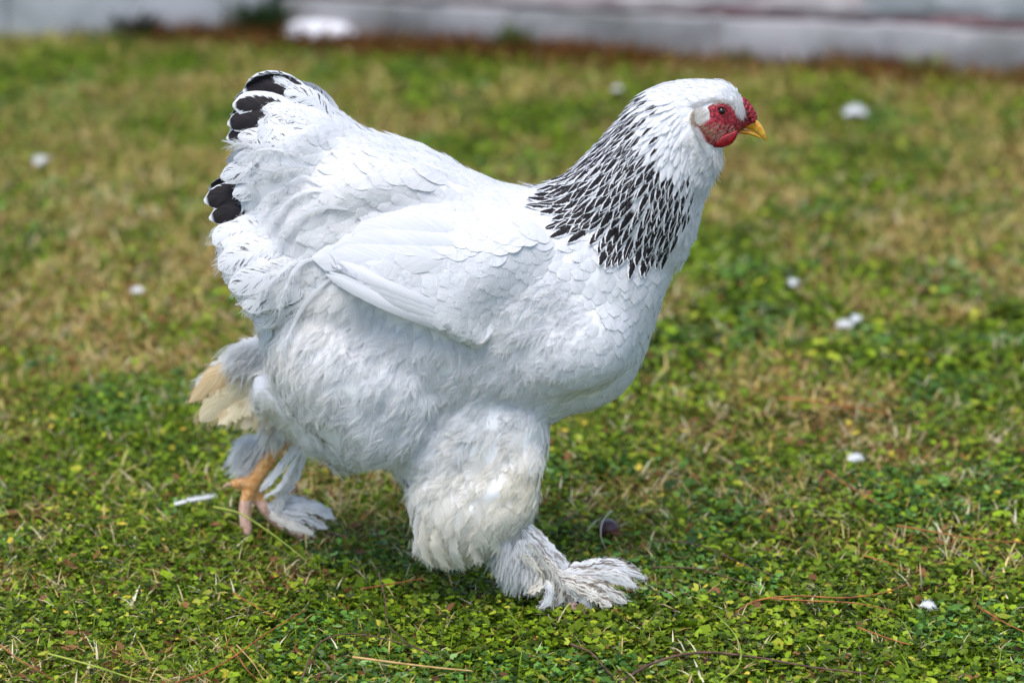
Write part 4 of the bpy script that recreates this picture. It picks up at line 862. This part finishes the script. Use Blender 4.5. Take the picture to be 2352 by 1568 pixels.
# weeds at the wall foot
def weed(px, py, h_, n, col, label):
    c = G(px, py); W = Inst(); r = np.random.default_rng(int(px)); x = c[0] + r.normal(0, .02, n); y = c[1] + r.normal(0, .012, n)
    blades(W, x, y, r.uniform(.5, 1, n) * h_, r.uniform(.002, .005, n), .35, mixc(col, np.array(col) * 2.2, r.random(n)), curl=.5)
    o = W.build('weed', M_W); o['kind'] = 'thing'; tag(o, label, 'weed', 'weeds at the foot of the far wall')
M_W = attr_material('weed_leaf', trans=.25)
for px, py, h_, n, col, lb in ((598, 90, .15, 170, (.015, .035, .008), 'tallest dark green weed, left of the white stone'), (322, 86, .10, 70, (.01, .02, .008), 'dark weed before the pale wall blocks at far left'), (1180, 121, .10, 90, (.05, .08, .015), 'green weed growing in the wall joint above the hen\'s back'),
    (2130, 168, .07, 70, (.16, .19, .06), 'yellowish weed by the wall joint at far right'), (1690, 146, .06, 40, (.06, .09, .03), 'small pale green weed on the wall above the hen\'s head'), (930, 106, .05, 50, (.10, .10, .03), 'low dry weed right of the white stone')): weed(px, py, h_, n, col, lb)
# reddish litter of pine straw along the foot of the wall
PL = Inst(); n = 16000; s = rng.uniform(-.5, LEN + .5, n); dn = np.abs(rng.normal(0, .07, n)); keepm = vnoise(s, s * 0, .22, 77) + .15 * rng.normal(size=n) > .30; s, dn = s[keepm], dn[keepm]; n = len(s)
pp = A[None] + wd_[None] * s[:, None] + nrml[None] * (dn + .005)[:, None]
blades(PL, pp[:, 0], pp[:, 1], rng.uniform(.02, .06, n), rng.uniform(.001, .003, n), 1.1, mixc((.05, .018, .003), (.22, .085, .012), rng.random(n)), z0=.008, curl=.2); PL.build('pine_straw', attr_material('pine_straw_needle', rough=.6, trans=.1))

# ------------------------------------------------------------------ loose things on the lawn
M_N1 = simple('rust_needle', (.20, .055, .012), (.42, .16, .03), 60, rough=.45); M_N2 = simple('tan_needle', (.40, .24, .08), (.58, .38, .14), 60, rough=.45); M_N3 = simple('dark_twig', (.06, .03, .02), (.16, .08, .05), 80, rough=.6); M_N4 = simple('yellow_green_blade', (.24, .34, .03), (.40, .44, .07), 60, rough=.45); M_N5 = simple('pale_stalk', (.5, .45, .3), (.66, .62, .48), 60)
def strand(path, r, m, name, label, cat, z=.024, group=None, taper=.5):
    pts_ = []
    for q in path:
        zz = q[2] if len(q) > 2 else z; pts_.append(G(q[0], q[1], zz))
    pts_ = spline(pts_, 6); base = pts_[0].copy(); k = len(pts_); v, f = tube([p - base for p in pts_], [r * (1 - (1 - taper) * i / (k - 1)) for i in range(k)], 7)
    o = new_obj(name, v, [list(t) for t in f], m); o.location = base; tag(o, label, cat, group); return o
PN = 'fallen pine needles'
for path, r, m, lb in (
    ([(405,1566),(470,1545),(540,1505),(610,1455),(700,1400,.02)], .0013, M_N1, 'long rusty pine needle slanting up from the bottom edge, left of the crossed pair'),
    ([(530,1486),(550,1512),(570,1540),(600,1566)], .0010, M_N1, 'short orange needle crossing under the long slanting one'),
    ([(543,1480),(580,1520),(605,1560)], .0009, M_N2, 'thin tan needle beside the short orange one'),
    ([(535,1360),(580,1388),(635,1418)], .0010, M_N1, 'short rusty needle pointing to the end of the long slanting one'),
    ([(810,1508),(900,1520),(1000,1532),(1085,1540)], .0016, M_N2, 'thick tan needle lying level at the bottom, below the hen'),
    ([(870,1315,.03),(885,1380,.03),(890,1430),(940,1478),(985,1495)], .0010, M_N3, 'dark curved needle between the hen\'s two feet'),
    ([(690,1565,.01),(730,1480,.03),(800,1455,.03),(900,1470,.025),(1010,1508,.012)], .0011, M_N3, 'arched dark needle left of the thick tan one'),
    ([(830,1352),(900,1340),(980,1326)], .0011, M_N1, 'red needle under the far side of the hen\'s near leg'),
    ([(1690,1405,.012),(1740,1378),(1830,1368),(1940,1372),(2030,1360),(2085,1340,.02)], .0013, M_N1, 'pair of long bowed red needles right of the hen\'s foot, upper one'),
    ([(1770,1374),(1880,1380),(1960,1384),(2050,1400)], .0011, M_N1, 'lower of the two bowed needles right of the hen\'s foot'),
    ([(1425,1566,.008),(1500,1522,.02),(1600,1498,.026),(1720,1506,.02),(1860,1530),(1990,1546)], .0019, M_N3, 'long brown twig arching along the bottom edge, right of centre'),
    ([(1310,1478,.02),(1360,1500,.02),(1395,1540,.014),(1428,1567,.01)], .0014, M_N3, 'short brown twig meeting the long arching one'),
    ([(1500,1240),(1600,1250),(1720,1300),(1800,1330)], .0010, M_N3, 'dark needle running right from above the toe feathers'),
    ([(1500,1302),(1590,1304),(1660,1322),(1740,1345)], .0011, M_N3, 'dark needle touching the tip of the hen\'s toe feathers'),
    ([(1985,1276),(2030,1288),(2085,1310)], .0010, M_N1, 'short orange needle right of the bowed pair'),
    ([(2060,1206),(2130,1218),(2230,1236),(2352,1246)], .0012, M_N1, 'long rusty needle lying towards the right edge'),
    ([(1790,915),(1850,918),(1930,930),(2040,948)], .0020, M_N1, 'blurred orange needle right of the hen\'s breast'),
    ([(1900,1080),(1940,1110),(1990,1140),(2030,1165)], .0014, M_N1, 'rusty needle below the small white feather at right'),
    ([(1970,1440),(2040,1465),(2090,1480)], .0011, M_N1, 'short red needle near the dirty white tuft'),
    ([(2260,1400),(2300,1425),(2352,1450)], .0012, M_N1, 'red needle running out at the right edge'),
    ([(0,1480),(40,1512),(90,1540),(130,1566)], .0010, M_N1, 'rusty needle in the bottom left corner')):
    tw = 'twig' in lb; strand(path, r, m, 'twig' if tw else 'pine_needle', lb, 'twig' if tw else 'pine needle', group=None if tw else PN)
strand([(490,1163,.05),(550,1178,.05),(610,1215,.04),(660,1252,.03),(702,1287,.015)], .0013, M_N4, 'grass_stalk', 'long yellow-green grass stalk leaning in front of the far foot', 'grass stalk')
strand([(110,1500,.02),(220,1530,.02),(330,1566,.02)], .0013, M_N4, 'grass_stalk', 'bowed green grass stalk in the bottom left corner', 'grass stalk')
strand([(1405,1172,.035),(1385,1195,.04),(1380,1230,.03),(1392,1262,.01)], .0010, M_N5, 'grass_stalk', 'curled pale stalk left of the dark nut', 'grass stalk')
strand([(1655,1566,.01),(1700,1520,.03),(1690,1460,.04),(1640,1405,.03)], .0010, M_N4, 'grass_stalk', 'thin green stalk bending over the long brown twig', 'grass stalk')
M_NUT = simple('nut_shell', (.05, .018, .018), (.13, .05, .045), 70, rough=.35, spec=.5, bump=.6, dist=.002)
M_BARK = simple('bark_bit', (.03, .02, .018), (.10, .06, .045), 120, rough=.8, bump=1, dist=.003)
stone(1398, 1228, .0165, M_NUT, 'nut', 'round dark brown nut in the clover behind the toe feathers', 'nut', sq=(1, .85, .8))
stone(1733, 1284, .012, M_BARK, 'bark_chip', 'dark bark chip right of the brown nut', 'bark chip', sq=(1, .7, .45))
stone(2268, 918, .012, M_BARK, 'bark_chip', 'blurred dark brown chip near the right edge', 'bark chip', sq=(1, .7, .5))
stone(360, 1362, .008, M_BARK, 'bark_chip', 'small dark chip in the clover at lower left', 'bark chip', sq=(1, .7, .5))
stone(2330, 1372, .010, M_BARK, 'bark_chip', 'dark chip at the right edge', 'bark chip', sq=(1, .7, .5))
def fluffy(px, py, size, n, name, label, d=(1, 0), z=.016, spread=.9, shaft=False, cat='feather', dirty=0.0):
    root = empty(name, tuple(G(px, py, z)), label, cat)
    F_ = Feathers(); c = np.array(G(px, py, z)); D = nrm((d[0], d[1], .12)); s = np.linspace(0, 1, 6)
    pts_ = [np.array([0, 0, 0]) + D * size * (t - .5) + np.array([0, 0, .15 * size * (.3 if shaft else 1) * math.sin(t * 3)]) for t in s]
    ft = F_.add(pts_, [(0, -.4, 1)] * 6, size * (.055 if shaft else .30), 'long', cream=dirty); F_.build('vane', root)
    H = Hairs(); barbs(H, ft, n, size * (.12 if shaft else .42), dirty, u0=.02, ang=.9, lift=.6, v0=.3, r=.00018); H.build('barbs', root, kind=None)
fluffy(1958, 258, .034, 700, 'fallen_feather', 'blurred white tuft of down on the lawn right of the beak', z=.02)
fluffy(1935, 747, .020, 400, 'fallen_feather', 'left half of the pair of white down tufts right of the breast', z=.012)
fluffy(1966, 733, .017, 400, 'fallen_feather', 'right and brighter of the pair of white down tufts', d=(.5, 1), z=.014)
fluffy(312, 668, .015, 400, 'fallen_feather', 'round white down tuft left of the hen\'s rump', z=.012)
fluffy(1962, 1054, .018, 300, 'fallen_feather', 'small white curled feather in the clover at right', d=(1, .6), z=.02)
fluffy(2126, 1390, .015, 260, 'fallen_feather', 'dirty white tuft lower right beside a red needle', d=(1, -1), z=.016)
fluffy(440, 1150, .060, 120, 'fallen_feather', 'narrow white feather lying left of the far foot', d=(1, .25), z=.014, shaft=True)
fluffy(92, 370, .030, 300, 'fallen_feather', 'faint grey feather on the lawn at upper left', d=(.3, 1), z=.012, dirty=.1)
fluffy(1822, 650, .018, 260, 'fallen_feather', 'bluish down tuft between the beak and the paired tufts', d=(.3, 1), z=.012)
fluffy(1415, 205, .016, 200, 'fallen_feather', 'faint pale tuft on the lawn behind the nape', z=.012)
